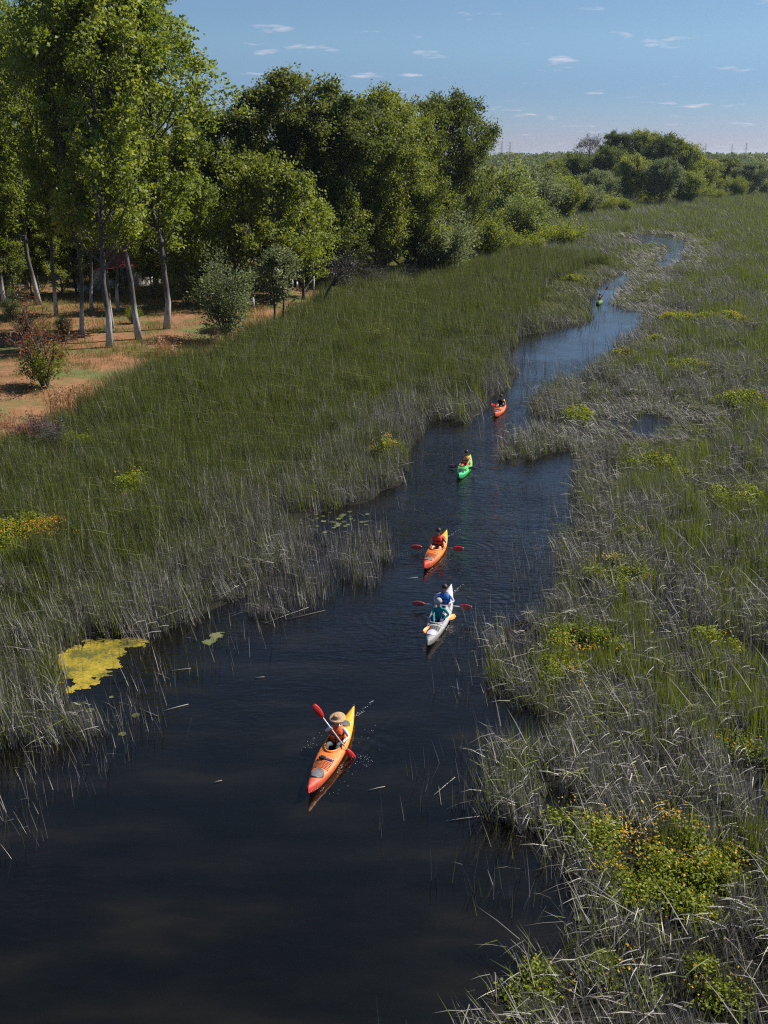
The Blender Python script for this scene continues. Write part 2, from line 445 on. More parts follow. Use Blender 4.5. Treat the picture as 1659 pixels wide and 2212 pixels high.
def water_mat():
    m, nd, ln, p = new_mat('dark river water')
    p.inputs['Roughness'].default_value = 0.04
    p.inputs['IOR'].default_value = 1.65
    p.inputs['Specular Tint'].default_value = (1.0, 0.86, 0.62, 1)
    gm = nd.new('ShaderNodeNewGeometry')
    def noise(scale, vec, detail=3):
        n = nd.new('ShaderNodeTexNoise'); n.inputs['Scale'].default_value = scale; n.inputs['Detail'].default_value = detail
        ln.new(vec, n.inputs['Vector']); return n.outputs[0]
    mp = nd.new('ShaderNodeMapping'); mp.inputs['Scale'].default_value = (0.55, 1.5, 1); mp.inputs['Rotation'].default_value = (0, 0, 0.15)
    ln.new(gm.outputs['Position'], mp.inputs[0])
    ln.new(ramp(nd, ln, noise(0.55, mp.outputs[0], 8), [(0.40, (0.0014, 0.0013, 0.0009)), (0.56, (0.0034, 0.0029, 0.0018)), (0.74, (0.0085, 0.0070, 0.0042))]), p.inputs['Base Color'])
    h = math_node(nd, ln, 'MULTIPLY', noise(1.6, mp.outputs[0], 4), 0.028)
    patch = ramp(nd, ln, noise(0.16, gm.outputs['Position'], 4), [(0.36, (0.3,) * 3), (0.60, (1,) * 3)])
    # the near reach lies calm behind the reeds; the wind ripples the open channel beyond
    spz = nd.new('ShaderNodeSeparateXYZ'); ln.new(gm.outputs['Position'], spz.inputs[0])
    calm = nd.new('ShaderNodeMapRange'); calm.inputs[1].default_value = 22; calm.inputs[2].default_value = 40; calm.inputs[3].default_value = 0.08; calm.inputs[4].default_value = 1.0
    ln.new(spz.outputs[1], calm.inputs[0])
    lee = nd.new('ShaderNodeMapRange'); lee.inputs[1].default_value = 55; lee.inputs[2].default_value = 85; lee.inputs[3].default_value = 1.0; lee.inputs[4].default_value = 0.3
    ln.new(spz.outputs[1], lee.inputs[0])
    mp2 = nd.new('ShaderNodeMapping'); mp2.inputs['Scale'].default_value = (1.6, 4.2, 1); mp2.inputs['Rotation'].default_value = (0, 0, -0.2)
    ln.new(gm.outputs['Position'], mp2.inputs[0])
    h = math_node(nd, ln, 'ADD', h, math_node(nd, ln, 'MULTIPLY', noise(1.7, mp2.outputs[0], 3), 0.020))
    h = math_node(nd, ln, 'MULTIPLY', math_node(nd, ln, 'MULTIPLY', h, patch), math_node(nd, ln, 'MULTIPLY', math_node(nd, ln, 'MULTIPLY', calm.outputs[0], lee.outputs[0]), 3.0))
    broken = ramp(nd, ln, noise(0.9, gm.outputs['Position'], 4), [(0.44, (0,) * 3), (0.58, (1,) * 3)])
    # ring ripples left by the paddles and the bows
    spots = []
    for k_, off, amp in (('k1', (0.6, -0.2), 0.5), ('k2', (1.3, 1.0), 1.0), ('k2', (-1.0, 0.6), 0.8), ('k3', (1.2, 0.3), 1.0), ('k3', (-1.2, 0.4), 0.9), ('k4', (0.9, -1.2), 1.0), ('k4', (-0.8, 1.6), 0.8), ('k5', (0.6, -1.0), 1.0), ('k2', (2.4, 3.2), 0.8)):
        b_, s_ = KAY[k_]; c_ = (b_ + s_) / 2
        spots.append((c_[0] + off[0], c_[1] + off[1], amp))
    for i, (cx, cy, amp) in enumerate(spots):
        d = nd.new('ShaderNodeVectorMath'); d.operation = 'DISTANCE'; d.inputs[1].default_value = (cx, cy, 0)
        ln.new(gm.outputs['Position'], d.inputs[0])
        wv = math_node(nd, ln, 'SINE', math_node(nd, ln, 'MULTIPLY', d.outputs['Value'], 15.0 + 1.3 * (i % 4)))
        r0 = 1.1 + 0.35 * (i % 3)
        e = math_node(nd, ln, 'SUBTRACT', 1.0, math_node(nd, ln, 'MULTIPLY', math_node(nd, ln, 'ABSOLUTE', math_node(nd, ln, 'SUBTRACT', d.outputs['Value'], r0)), 1.1), True)
        h = math_node(nd, ln, 'ADD', h, math_node(nd, ln, 'MULTIPLY', math_node(nd, ln, 'MULTIPLY', math_node(nd, ln, 'MULTIPLY', wv, e), broken), 0.009 * amp))
    # the wash spreading from each bow
    for k_ in ('k1', 'k2', 'k3', 'k4', 'k5'):
        b_, s_ = KAY[k_]; dr = (s_ - b_) / np.linalg.norm(s_ - b_)
        def lin(ax_, ay_, off):
            t_ = nd.new('ShaderNodeVectorMath'); t_.operation = 'DOT_PRODUCT'; t_.inputs[1].default_value = (ax_, ay_, 0)
            ln.new(gm.outputs['Position'], t_.inputs[0]); return math_node(nd, ln, 'SUBTRACT', t_.outputs['Value'], off)
        al = lin(dr[0], dr[1], float(b_ @ dr)); la = lin(-dr[1], dr[0], float(-b_[0] * dr[1] + b_[1] * dr[0]))
        q_ = math_node(nd, ln, 'SUBTRACT', math_node(nd, ln, 'ABSOLUTE', la), math_node(nd, ln, 'ADD', math_node(nd, ln, 'MULTIPLY', al, 0.24), 0.16))
        rip = math_node(nd, ln, 'SINE', math_node(nd, ln, 'MULTIPLY', q_, 16.0))
        m1 = math_node(nd, ln, 'SUBTRACT', 1.0, math_node(nd, ln, 'MULTIPLY', math_node(nd, ln, 'ABSOLUTE', q_), 2.6), True)
        m2 = math_node(nd, ln, 'MULTIPLY', math_node(nd, ln, 'MULTIPLY', al, 1.5, True), math_node(nd, ln, 'SUBTRACT', 1.0, math_node(nd, ln, 'MULTIPLY', al, 0.125), True))
        wk = math_node(nd, ln, 'MULTIPLY', math_node(nd, ln, 'MULTIPLY', rip, m1), math_node(nd, ln, 'MULTIPLY', m2, math_node(nd, ln, 'ADD', math_node(nd, ln, 'MULTIPLY', broken, 0.8), 0.3)))
        h = math_node(nd, ln, 'ADD', h, math_node(nd, ln, 'MULTIPLY', wk, 0.011))
    b = nd.new('ShaderNodeBump'); b.inputs['Strength'].default_value = 1.0; b.inputs['Distance'].default_value = 1.0
    ln.new(h, b.inputs['Height']); ln.new(b.outputs[0], p.inputs['Normal'])
    return m
g = Geo()
wx, wy = np.linspace(-60, 120, 19), np.linspace(-10, 230, 25)
XX, YY = np.meshgrid(wx, wy)
ii, jj = np.meshgrid(np.arange(18), np.arange(24)); b0 = (jj * 19 + ii).ravel()
g.add(np.stack([XX.ravel(), YY.ravel(), np.zeros(XX.size)], 1), np.stack([b0, b0 + 1, b0 + 20, b0 + 19], 1))
tag(link('water', g.mesh('water', [water_mat()])), 'dark river winding through the reed beds', kind='structure')

# ------------------------------------------------------------------ reed beds (stuff): clumps scattered with geometry nodes
def blade(g, base, tip, width, bend, a, m, face):
    """one narrow strip, two segments, bent towards its tip"""
    base, tip = np.asarray(base, float), np.asarray(tip, float)
    mid = (base + tip) / 2 + bend
    side = np.array([math.cos(face), math.sin(face), 0]) * width / 2
    g.add([base - side, base + side, mid + side * 0.85, mid - side * 0.85, tip], [(0, 1, 2, 3)], [(3, 2, 4)], a, a, m)
def reed_clump(seed, n, R, h0, h1, lean, spread, width, mats, dead=0.0, broken=0.0):
    rg = np.random.default_rng(seed); g = Geo()
    for i in range(n):
        r, th = R * math.sqrt(rg.random()), rg.random() * 6.283
        b = np.array([r * math.cos(th), r * math.sin(th), -0.25])
        h = rg.uniform(h0, h1)
        lx = -rg.normal(lean, spread * 0.6); ly = rg.normal(0, spread * 0.45)
        if rg.random() < 0.06: lx = -lx
        isdead = rg.random() < dead
        if rg.random() < broken:                               # snapped stem, its upper half lying over
            k = rg.uniform(0.3, 0.7) * h
            t1 = b + np.array([lx * k, ly * k, k + 0.25])
            an = rg.normal(math.pi, 0.6); L = h * rg.uniform(0.5, 1.0)
            t2 = t1 + np.array([math.cos(an) * L, math.sin(an) * L, rg.uniform(-0.35, 0.25) * L])
            t2[2] = max(t2[2], 0.12)
            blade(g, b, t1, width, 0, rg.random(), 1 if isdead else 0, rg.random() * 3.14)
            blade(g, t1, t2, width, np.array([0, 0, 0.05]), rg.random(), 1 if isdead else 0, rg.random() * 3.14)
        else:
            t = b + np.array([lx * h, ly * h, h + 0.25])
            bend = np.array([-lx, -ly, 0]) * h * (0.05 if isdead else 0.16)
            blade(g, b, t, width * (1.0 if not isdead else 0.9), bend, rg.random(), 1 if isdead else 0, rg.normal(0, 0.7))
    return g.mesh('reed clump', mats)
def proto(me): return bpy.data.objects.new('clump source', me)
P_GREEN = [proto(reed_clump(10 + i, 60, 0.5, 0.8, 1.85, 0.16, 0.17, 0.024, [REED_GREEN, REED_DEAD], 0.05, 0.03)) for i in range(4)]
P_MIXED = [proto(reed_clump(20 + i, 50, 0.5, 0.8, 1.5, 0.22, 0.16, 0.022, [REED_GREEN, REED_DEAD], 0.42, 0.05)) for i in range(4)]
P_DEAD = [proto(reed_clump(30 + i, 42, 0.5, 0.3, 1.25, 0.40, 0.22, 0.022, [REED_FRESH, REED_DEAD], 0.88, 0.12)) for i in range(5)]
P_STAND = [proto(reed_clump(50 + i, 34, 0.5, 0.7, 1.5, 0.12, 0.12, 0.020, [REED_GREEN, REED_DEAD], 0.85, 0.06)) for i in range(4)]
P_FRESH = [proto(reed_clump(40 + i, 46, 0.42, 0.5, 1.2, 0.14, 0.14, 0.022, [REED_FRESH, REED_DEAD], 0.22, 0.04)) for i in range(4)]
P_SPARSE = [proto(reed_clump(60 + i, 5, 0.6, 0.5, 1.3, 0.2, 0.25, 0.017, [REED_GREEN, REED_DEAD], 0.8, 0.15)) for i in range(5)]
P_GRASS = [proto(reed_clump(70 + i, 45, 0.6, 0.12, 0.42, 0.1, 0.4, 0.02, [REED_FRESH, DRY_GRASS], 0.4)) for i in range(4)]

def scatter(name, label, protos, x, y, z, sc, rng, lean=0.05, thin=None):
    n = len(x)
    me = bpy.data.meshes.new(name)
    me.vertices.add(n)
    me.vertices.foreach_set('co', np.stack([x, y, z], 1).astype(np.float32).ravel())
    rot = np.stack([rng.normal(0, lean, n), rng.normal(0, lean, n), rng.normal(0, 0.20, n) + 1.1 * (fnoise(x, y, 9.0, 77) - 0.5)], 1).astype(np.float32)
    a = me.attributes.new('rot', 'FLOAT_VECTOR', 'POINT'); a.data.foreach_set('vector', rot.ravel())
    scl = np.stack([sc, sc, sc ** 0.35 * rng.uniform(0.7, 1.25, n) * (0.62 + 0.76 * fnoise(x, y, 3.2, 99)) * (1 if thin is None else thin)], 1).astype(np.float32)
    a = me.attributes.new('scl', 'FLOAT_VECTOR', 'POINT'); a.data.foreach_set('vector', scl.ravel())
    a = me.attributes.new('idx', 'INT', 'POINT'); a.data.foreach_set('value', rng.integers(0, len(protos), n).astype(np.int32))
    o = link(name, me)
    nt = bpy.data.node_groups.new(name + ' scatter', 'GeometryNodeTree')
    nt.interface.new_socket('Geometry', in_out='INPUT', socket_type='NodeSocketGeometry')
    nt.interface.new_socket('Geometry', in_out='OUTPUT', socket_type='NodeSocketGeometry')
    N, L = nt.nodes, nt.links
    gi, go = N.new('NodeGroupInput'), N.new('NodeGroupOutput')
    iop = N.new('GeometryNodeInstanceOnPoints'); L.new(gi.outputs[0], iop.inputs['Points'])
    jn = N.new('GeometryNodeJoinGeometry')
    for p_ in protos:
        oi = N.new('GeometryNodeObjectInfo'); oi.inputs['Object'].default_value = p_; oi.inputs['As Instance'].default_value = True
        L.new(oi.outputs['Geometry'], jn.inputs[0])
    L.new(jn.outputs[0], iop.inputs['Instance']); iop.inputs['Pick Instance'].default_value = True
    def attr(nm, ty):
        nn = N.new('GeometryNodeInputNamedAttribute'); nn.data_type = ty; nn.inputs['Name'].default_value = nm
        return [s for s in nn.outputs if s.enabled and s.name == 'Attribute'][0]
    L.new(attr('idx', 'INT'), iop.inputs['Instance Index'])
    er = N.new('FunctionNodeEulerToRotation'); L.new(attr('rot', 'FLOAT_VECTOR'), er.inputs[0])
    L.new(er.outputs[0], iop.inputs['Rotation']); L.new(attr('scl', 'FLOAT_VECTOR'), iop.inputs['Scale'])
    L.new(iop.outputs[0], go.inputs[0])
    md = o.modifiers.new('scatter', 'NODES'); md.node_group = nt
    tag(o, label, kind='stuff')
    return o

def candidates(rng, dens_near, margin=1.16):
    """points over the marsh in a widened view wedge, thinning with distance; returns x, y, scale"""
    X, Y, Sc = [], [], []
    bands = [(7, 20), (20, 35), (35, 55), (55, 80), (80, 110), (110, 150), (150, 200), (200, 270), (270, 400), (400, 620)]
    for y0, y1 in bands:
        ym = (y0 + y1) / 2
        s = max(1.0, (ym / 45.0) ** 0.75)
        dn = dens_near / s ** 2
        hw = (y1 * CP + CAM_H * SP) * 384 / FPX * margin + 3
        n = int((y1 - y0) * 2 * hw * dn)
        X.append(rng.uniform(-hw, hw, n)); Y.append(rng.uniform(y0, y1, n)); Sc.append(np.full(n, s) * rng.uniform(0.8, 1.2, n))
    return np.concatenate(X), np.concatenate(Y), np.concatenate(Sc)
fl_spots = [((1370, 1158), 0.62, 0.7, 0.35, 'small bright marsh plant with few flowers right of the dark channel bend'), ((1322, 1240), 1.2, 0.75, 0.8, 'wide flowering marsh plant with yellow blossoms beside the dark channel'),
    ((1265, 1392), 1.15, 0.7, 0.7, 'flowering marsh plant with orange-yellow blossoms, upper of the pair at the right bank'), ((1215, 1450), 0.8, 0.65, 0.6, 'flowering marsh plant, lower of the pair at the right bank'),
    ((1405, 1850), 1.75, 0.75, 1.0, 'largest flowering marsh plant among the leaning grey reeds, lower right'), ((1460, 1930), 1.1, 0.55, 0.3, 'leafy marsh plant adjoining the largest flowering one below'), ((1466, 690), 1.9, 1.0, 1.2, 'far flowering marsh patch right of the river bend'),
    ((1560, 690), 2.4, 1.0, 1.0, 'far flowering marsh patch near the right picture edge'), ((1490, 795), 1.8, 0.9, 0.3, 'bright green marsh patch in the right-hand marsh'), ((1352, 768), 1.0, 0.8, 0.9, 'small flowering patch at the right bank below the far bend'),
    ((1415, 738), 1.3, 0.9, 0.7, 'small flowering patch above the bright green marsh patch'), ((1240, 607), 1.8, 1.0, 1.0, 'flowering patch at the far end of the green reed bed'), ((28, 1178), 2.0, 1.3, 2.2, 'wide orange-yellow flowering patch at the left picture edge'),
    ((836, 985), 1.1, 1.4, 1.1, 'yellow flowering plant at the tip of the green reed bed by the water'), ((290, 1072), 1.3, 1.5, 0.15, 'light green leafy patch in the left reeds'), ((190, 962), 1.5, 1.4, 0.1, 'light green leafy patch at the left bank edge'),
    ((820, 735), 1.0, 1.6, 0.3, 'small yellow-green patch in the middle of the green reed bed'), ((1245, 900), 1.0, 1.0, 0.2, 'small bright marsh plant on the reed spit'), ((1180, 2125), 0.6, 0.3, 0.15, 'pale flattened marsh plant in the lower right corner of the water'), ((1600, 1610), 0.9, 0.6, 0.1, 'leafy green marsh plant near the right picture edge'),
    ((1540, 1385), 0.8, 0.7, 0.15, 'light green leafy patch in the sedge right of the flowering pair'), ((1235, 1765), 0.7, 0.5, 0.15, 'small leafy plant at the right bank above the dark inlet'), ((1600, 1890), 0.9, 0.6, 0.25, 'leafy plant right of the largest flowering one'),
    ((1345, 2095), 0.6, 0.45, 0.3, 'leafy plant with few blossoms among fallen grey reeds at the lower edge'), ((1545, 2110), 0.55, 0.45, 0.2, 'leafy plant in the lower right corner of the marsh'), ((1425, 1010), 1.4, 0.9, 0.12, 'green leafy patch in the right marsh level with the green kayak'),
    ((1580, 1075), 1.5, 0.9, 0.12, 'green leafy patch far right in the marsh level with the lily bay'), ((1610, 870), 2.0, 1.0, 0.15, 'green leafy patch at the right edge level with the small side pool')]
MID = poly([(-900, 985), (0, 902), (180, 838), (290, 775), (470, 745), (700, 640), (920, 575), (1100, 545), (1338, 575), (1310, 612), (1290, 640), (1290, 690), (1125, 725), (1100, 780), (1110, 810),
            (1060, 860), (918, 914), (876, 1015), (800, 1085), (650, 1118), (600, 1200), (400, 1345), (130, 1415), (130, 1605), (-500, 1800)])    # the left bank
rng = np.random.default_rng(5)
cx, cy, cs = candidates(rng, 4.2)
wd = water_sd(cx, cy); ld = land_sd(cx, cy)
left = inside(MID, cx, cy)
hidden = np.zeros(len(cx), bool)
for bs_, R_, *_ in fl_spots:
    P_ = G(*bs_, 0.3); hidden |= np.hypot(cx - P_[0], cy - P_[1]) < R_ * (0.45 + 0.6 * rng.random(len(cx)))
nz1 = fnoise(cx, cy, 7.0, 21); nz2 = fnoise(cx, cy, 2.6, 31); nz3 = fnoise(cx, cy, 14.0, 41)
marsh = (wd > 0.05) & (ld < 0.6) & ~hidden
edge = np.clip((wd - 0.2) / (5.0 + 6 * nz3), 0, 1)                    # 0 at the water, 1 well inside
# how dead the left bank is: a fringe of grey standing stems, more of it near the camera
near = np.clip((60 - cy) / 20, 0, 1)
dead_l = np.clip(1.05 - edge * (1.9 - 0.6 * near) + (nz2 - 0.5) * 1.3 + 0.05 * near, 0, 1)
u_ = rng.random(len(cx))
is_dead_l = left & marsh & (u_ < dead_l * np.where(nz1 > 0.48, 0.80, 0.45))
is_mixed_l = left & marsh & ~is_dead_l & (u_ > 0.93 - 0.75 * near * (1.15 - 0.6 * edge) - 0.35 * np.clip((nz3 - 0.5) * 5, 0, 1))
is_green = left & marsh & ~is_dead_l & ~is_mixed_l
zc = ground_z(cx, cy)
pool_d = edge_dist(POOL, cx, cy)
farcut = np.where(pool_d < 4.0, 0.38, 1.0) * np.where((wd < 5.5) & (wd > -1) & (cy > 96) & (cx > 8), 0.42, 1.0)
def put(name, label, protos, m, lean=0.05, k=1.0, sub=None):
    m = m if sub is None else m & (rng.random(len(cx)) < sub)
    return scatter(name, label, protos, cx[m], cy[m], np.maximum(zc[m], -0.1), cs[m] * k, rng, lean, farcut[m])
put('green_reed_bed', 'dense olive green reeds covering the left bank', P_GREEN, is_green)
lush = is_mixed_l & (rng.random(len(cx)) < 0.4 * (fnoise(cx, cy, 4.0, 88) > 0.45))
put('mixed_reeds', 'green reeds mixed with grey stems along the left bank', P_MIXED, is_mixed_l & ~lush)
put('lush_sedge', 'lighter green sedge among the reeds of the near left bank', P_FRESH, lush, 0.05, 1.15)
put('dead_reed_fringe', 'grey dead reed stems standing along the left water edge', P_STAND, is_dead_l)
# right bank and the far marsh
right = marsh & ~left
fresh_p = np.clip((nz1 - 0.48) * 1.6 + (nz2 - 0.5) * 2.4 + 0.44 - 0.13 * np.clip((75 - cy) / 20, 0, 1) + np.clip((cy - 150) / 150, 0, 0.5) + 0.25 * np.clip((cx - 0.32 * cy) / 12, -0.6, 1), 0.06, 0.93) * np.clip((wd - 0.3) / 2.5, 0.25, 1)
u2 = rng.random(len(cx))
gap = (nz2 < 0.36) & (cy < 75) & (rng.random(len(cx)) < 0.8)
is_fresh = right & (u2 < fresh_p) & ~((nz2 > 0.66) & (cy < 75))
is_deadr = right & ~is_fresh & ~gap
put('marsh_sedge', 'fresh green sedge growing through the dead reeds on the right bank', P_FRESH, is_fresh, 0.06)
put('dead_marsh_reeds', 'pale grey dead reeds leaning over the right bank', P_DEAD, is_deadr, 0.10)
# thin stems standing in the shallows
rng = np.random.default_rng(8)
sx, sy, ss = candidates(rng, 3.0)
swd = water_sd(sx, sy)
nzs = fnoise(sx, sy, 5.0, 51)
inb = (swd < 0.3) & (swd > -3.2) & (rng.random(len(sx)) < np.exp(swd * 0.9) * 0.9 * np.clip((nzs - 0.30) * 3, 0, 1))
FR = [poly([(560, 1290), (645, 1150), (720, 1150), (800, 1150), (835, 1160), (850, 1210), (830, 1262), (700, 1310), (590, 1340), (520, 1330)]), poly([(130, 1500), (345, 1380), (450, 1310), (620, 1330), (560, 1420), (360, 1560), (200, 1590)]),
      poly([(0, 1610), (150, 1600), (340, 1530), (330, 1600), (200, 1700), (60, 1830), (-100, 1850)]), poly([(900, 1640), (1060, 1620), (1090, 1760), (930, 1770)]), poly([(1125, 1150), (1210, 1170), (1230, 1270), (1140, 1290)]),
      poly([(1040, 1340), (1080, 1340), (1080, 1480), (1040, 1470)]), poly([(980, 1830), (1150, 1800), (1240, 1960), (1150, 2050), (1000, 1960)])]
fr = np.zeros(len(sx), bool)
for i, P in enumerate(FR): fr |= inside(P, sx, sy) & (rng.random(len(sx)) < (0.95, 0.3, 0.75, 0.30, 0.75, 0.8, 0.3)[i])
m_ = (swd < 0.25) & (inb | fr)
tz = m_ & fr & inside(FR[0], sx, sy) & (rng.random(len(sx)) < 0.75)
scatter('flooded_reeds', 'grey dead reeds standing in the water of the lily bay', P_STAND, sx[tz], sy[tz], np.full(tz.sum(), -0.1), ss[tz] * 0.9, rng, 0.06)
scatter('standing_reed_stems', 'thin reed stems standing in the shallow water', P_SPARSE, sx[m_], sy[m_], np.full(m_.sum(), -0.05), ss[m_], rng, 0.08)
# short grass on the bank
rng = np.random.default_rng(9)
tx, ty, ts = candidates(rng, 2.2)
tl = land_sd(tx, ty)
m_ = (tl > -1) & (tl < 60) & (ty < 260) & (rng.random(len(tx)) < np.clip((fnoise(tx, ty, 6, 61) - 0.40) * 4, 0.05, 1))
scatter('bank_grass', 'short thin grass on the bare bank under the trees', P_GRASS, tx[m_], ty[m_], ground_z(tx[m_], ty[m_]), ts[m_], rng, 0.1)

# ------------------------------------------------------------------ trees and shrubs
def rot_about(v, ax, an):
    return v * math.cos(an) + np.cross(ax, v) * math.sin(an) + ax * (ax @ v) * (1 - math.cos(an))
def tree_meshes(seed, h, rad, crown_base=0.22, n_prim=46, shape='poplar', leaf=0.30, per=38, clump=0.75, leafmat=None, bark=None, trunk_r=0.32, sub=5, up=0.5, lean=0.0, fork=0, droop=0.0):
    """one tree of height h and crown radius rad: returns meshes (trunk with its limbs, crown)"""
    rg = np.random.default_rng(seed)
    gt, gc = Geo(), Geo()
    n = 12
    ts = np.linspace(0, 1, n)
    wob = np.cumsum(rg.normal(0, 0.006 * h, (n, 2)), axis=0); wob -= wob[0]
    trunk = np.stack([wob[:, 0] + lean * h * ts ** 1.3, wob[:, 1], ts * h * 0.97 - 0.3], 1)
    tr = trunk_r * (1.0 - 0.93 * ts) + 0.02; tr[0] *= 1.35
    tube(gt, trunk, tr, 8)
    stems = [(trunk, tr, 0.0)]
    for k in range(fork):
        t0 = rg.uniform(0.15, 0.4); az = rg.uniform(0, 6.28)
        p0 = np.array([np.interp(t0, ts, trunk[:, j]) for j in range(3)])
        L = h * (0.95 - t0) * rg.uniform(0.75, 0.98); out = rad * rg.uniform(0.35, 0.6)
        s = np.linspace(0, 1, 8)
        path = p0 + np.stack([np.cos(az) * out * s ** 0.8, np.sin(az) * out * s ** 0.8, L * s], 1) + rg.normal(0, 0.05, (8, 3)) * s[:, None]
        r = np.interp(t0, ts, tr) * 0.6 * (1 - 0.9 * s) + 0.02
        tube(gt, path, r, 6); stems.append((path, r, t0))
    centres, dirs, tints = [], [], []
    def prof(t):
        q = (t - crown_base) / (1 - crown_base)
        if shape == 'poplar': return (0.62 + 0.45 * math.sin(min(1, q * 1.25) * math.pi * 0.75)) * (1 - q ** 3.2) ** 0.6 + 0.06
        if shape == 'round': return math.sqrt(max(0.02, 1 - (2 * q - 0.82) ** 2 / 1.42)) 
        return math.sqrt(max(0.03, 1 - q ** 2.4))
    tot = n_prim
    for i in range(tot):
        path0, r0, tb = stems[0] if (len(stems) == 1 or i % 2 == 0) else stems[1 + (i // 2) % (len(stems) - 1)]
        t = crown_base + (0.98 - crown_base) * ((i + rg.random()) / tot)
        s_on = np.clip((t * h - path0[0, 2]) / (path0[-1, 2] - path0[0, 2]), 0.05, 0.98)
        k = np.linspace(0, 1, len(path0))
        p0 = np.array([np.interp(s_on, k, path0[:, j]) for j in range(3)])
        az = i * 2.399 + rg.normal(0, 0.4)
        L = rad * prof(t) * rg.uniform(0.42, 1.3) * (0.75 if path0 is not trunk else 1.0)
        ang = math.radians(rg.uniform(24, 50) if shape == 'poplar' else rg.uniform(38, 66)) * (1.0 - 0.35 * t)
        s = np.linspace(0, 1, 6)
        horiz = L * (s ** 0.85); rise = L / math.tan(ang) * (s * (1 - up * 0.3) + up * 0.5 * s ** 2) - droop * L * s ** 3
        path = p0 + np.stack([np.cos(az) * horiz, np.sin(az) * horiz, rise], 1) + np.cumsum(rg.normal(0, 0.05 * L, (6, 3)), 0) * s[:, None]
        rad_h = np.hypot(path[:, 0] - trunk[-1, 0] * 0.5, path[:, 1] - trunk[-1, 1] * 0.5) / (rad * 1.12)
        zmax = h * ((0.50 + 0.50 * np.sqrt(np.clip(1 - rad_h ** 2, 0, 1))) if shape != 'poplar' else (0.70 + 0.30 * np.clip(1 - rad_h, 0, 1) ** 0.7)) * rg.uniform(0.86, 1.06)
        over = path[:, 2] > zmax - 1.0
        path[:, 2] = np.where(over, zmax - 1.0 + (1 - np.exp(-(np.maximum(path[:, 2] - zmax + 1.0, 0)))), path[:, 2])
        rr = max(0.035, np.interp(s_on, k, r0) * 0.42) * (1 - 0.85 * s) + 0.012
        tube(gt, path, rr, 5, cap=False)
        d0 = unit(path[-1] - path[2])
        btint = rg.normal(0, 0.14)
        for j in range(sub + 1):
            f = rg.uniform(0.32, 1.0) if j else 1.0
            q = np.array([np.interp(f, s, path[:, a_]) for a_ in range(3)])
            dd = unit(d0 * 0.7 + rg.normal(0, 0.75, 3) + np.array([0, 0, 0.35]))
            l2 = L * 0.30 * rg.uniform(0.5, 1.2) * (1.2 - 0.5 * f) + 0.3
            e = q + dd * l2
            if j: tube(gt, np.array([q, (q + e) / 2 + rg.normal(0, 0.06, 3), e]), [0.03, 0.02, 0.012], 3, cap=False)
            for f2 in ((1.0,) if j == 0 else (0.55, 1.0)):
                centres.append(q + (e - q) * f2); dirs.append(dd); tints.append(btint + rg.normal(0, 0.08))
    centres, dirs, tints = np.array(centres), np.array(dirs), np.array(tints)
    cnt = np.maximum(4, (per * rg.uniform(0.45, 1.5, len(centres))).astype(int))
    idx = np.repeat(np.arange(len(centres)), cnt)
    off = unit(rg.normal(0, 1, (len(idx), 3))) * (rg.random((len(idx), 1)) ** 0.45) * np.array([1, 1, 0.75]) * clump * rg.uniform(0.6, 1.25, len(centres))[idx][:, None] * 1.05
    off += dirs[idx] * (rg.random(len(idx)) - 0.6)[:, None] * clump
    c = centres[idx] + off
    leaves(gc, rg, c, leaf, 0.25, 0.62, np.clip(0.5 + tints[idx] + rg.normal(0, 0.16, len(idx)), 0, 1))
    return gt.mesh('trunk', [bark or BARK]), gc.mesh('crown', [leafmat or LEAF_POPLAR])
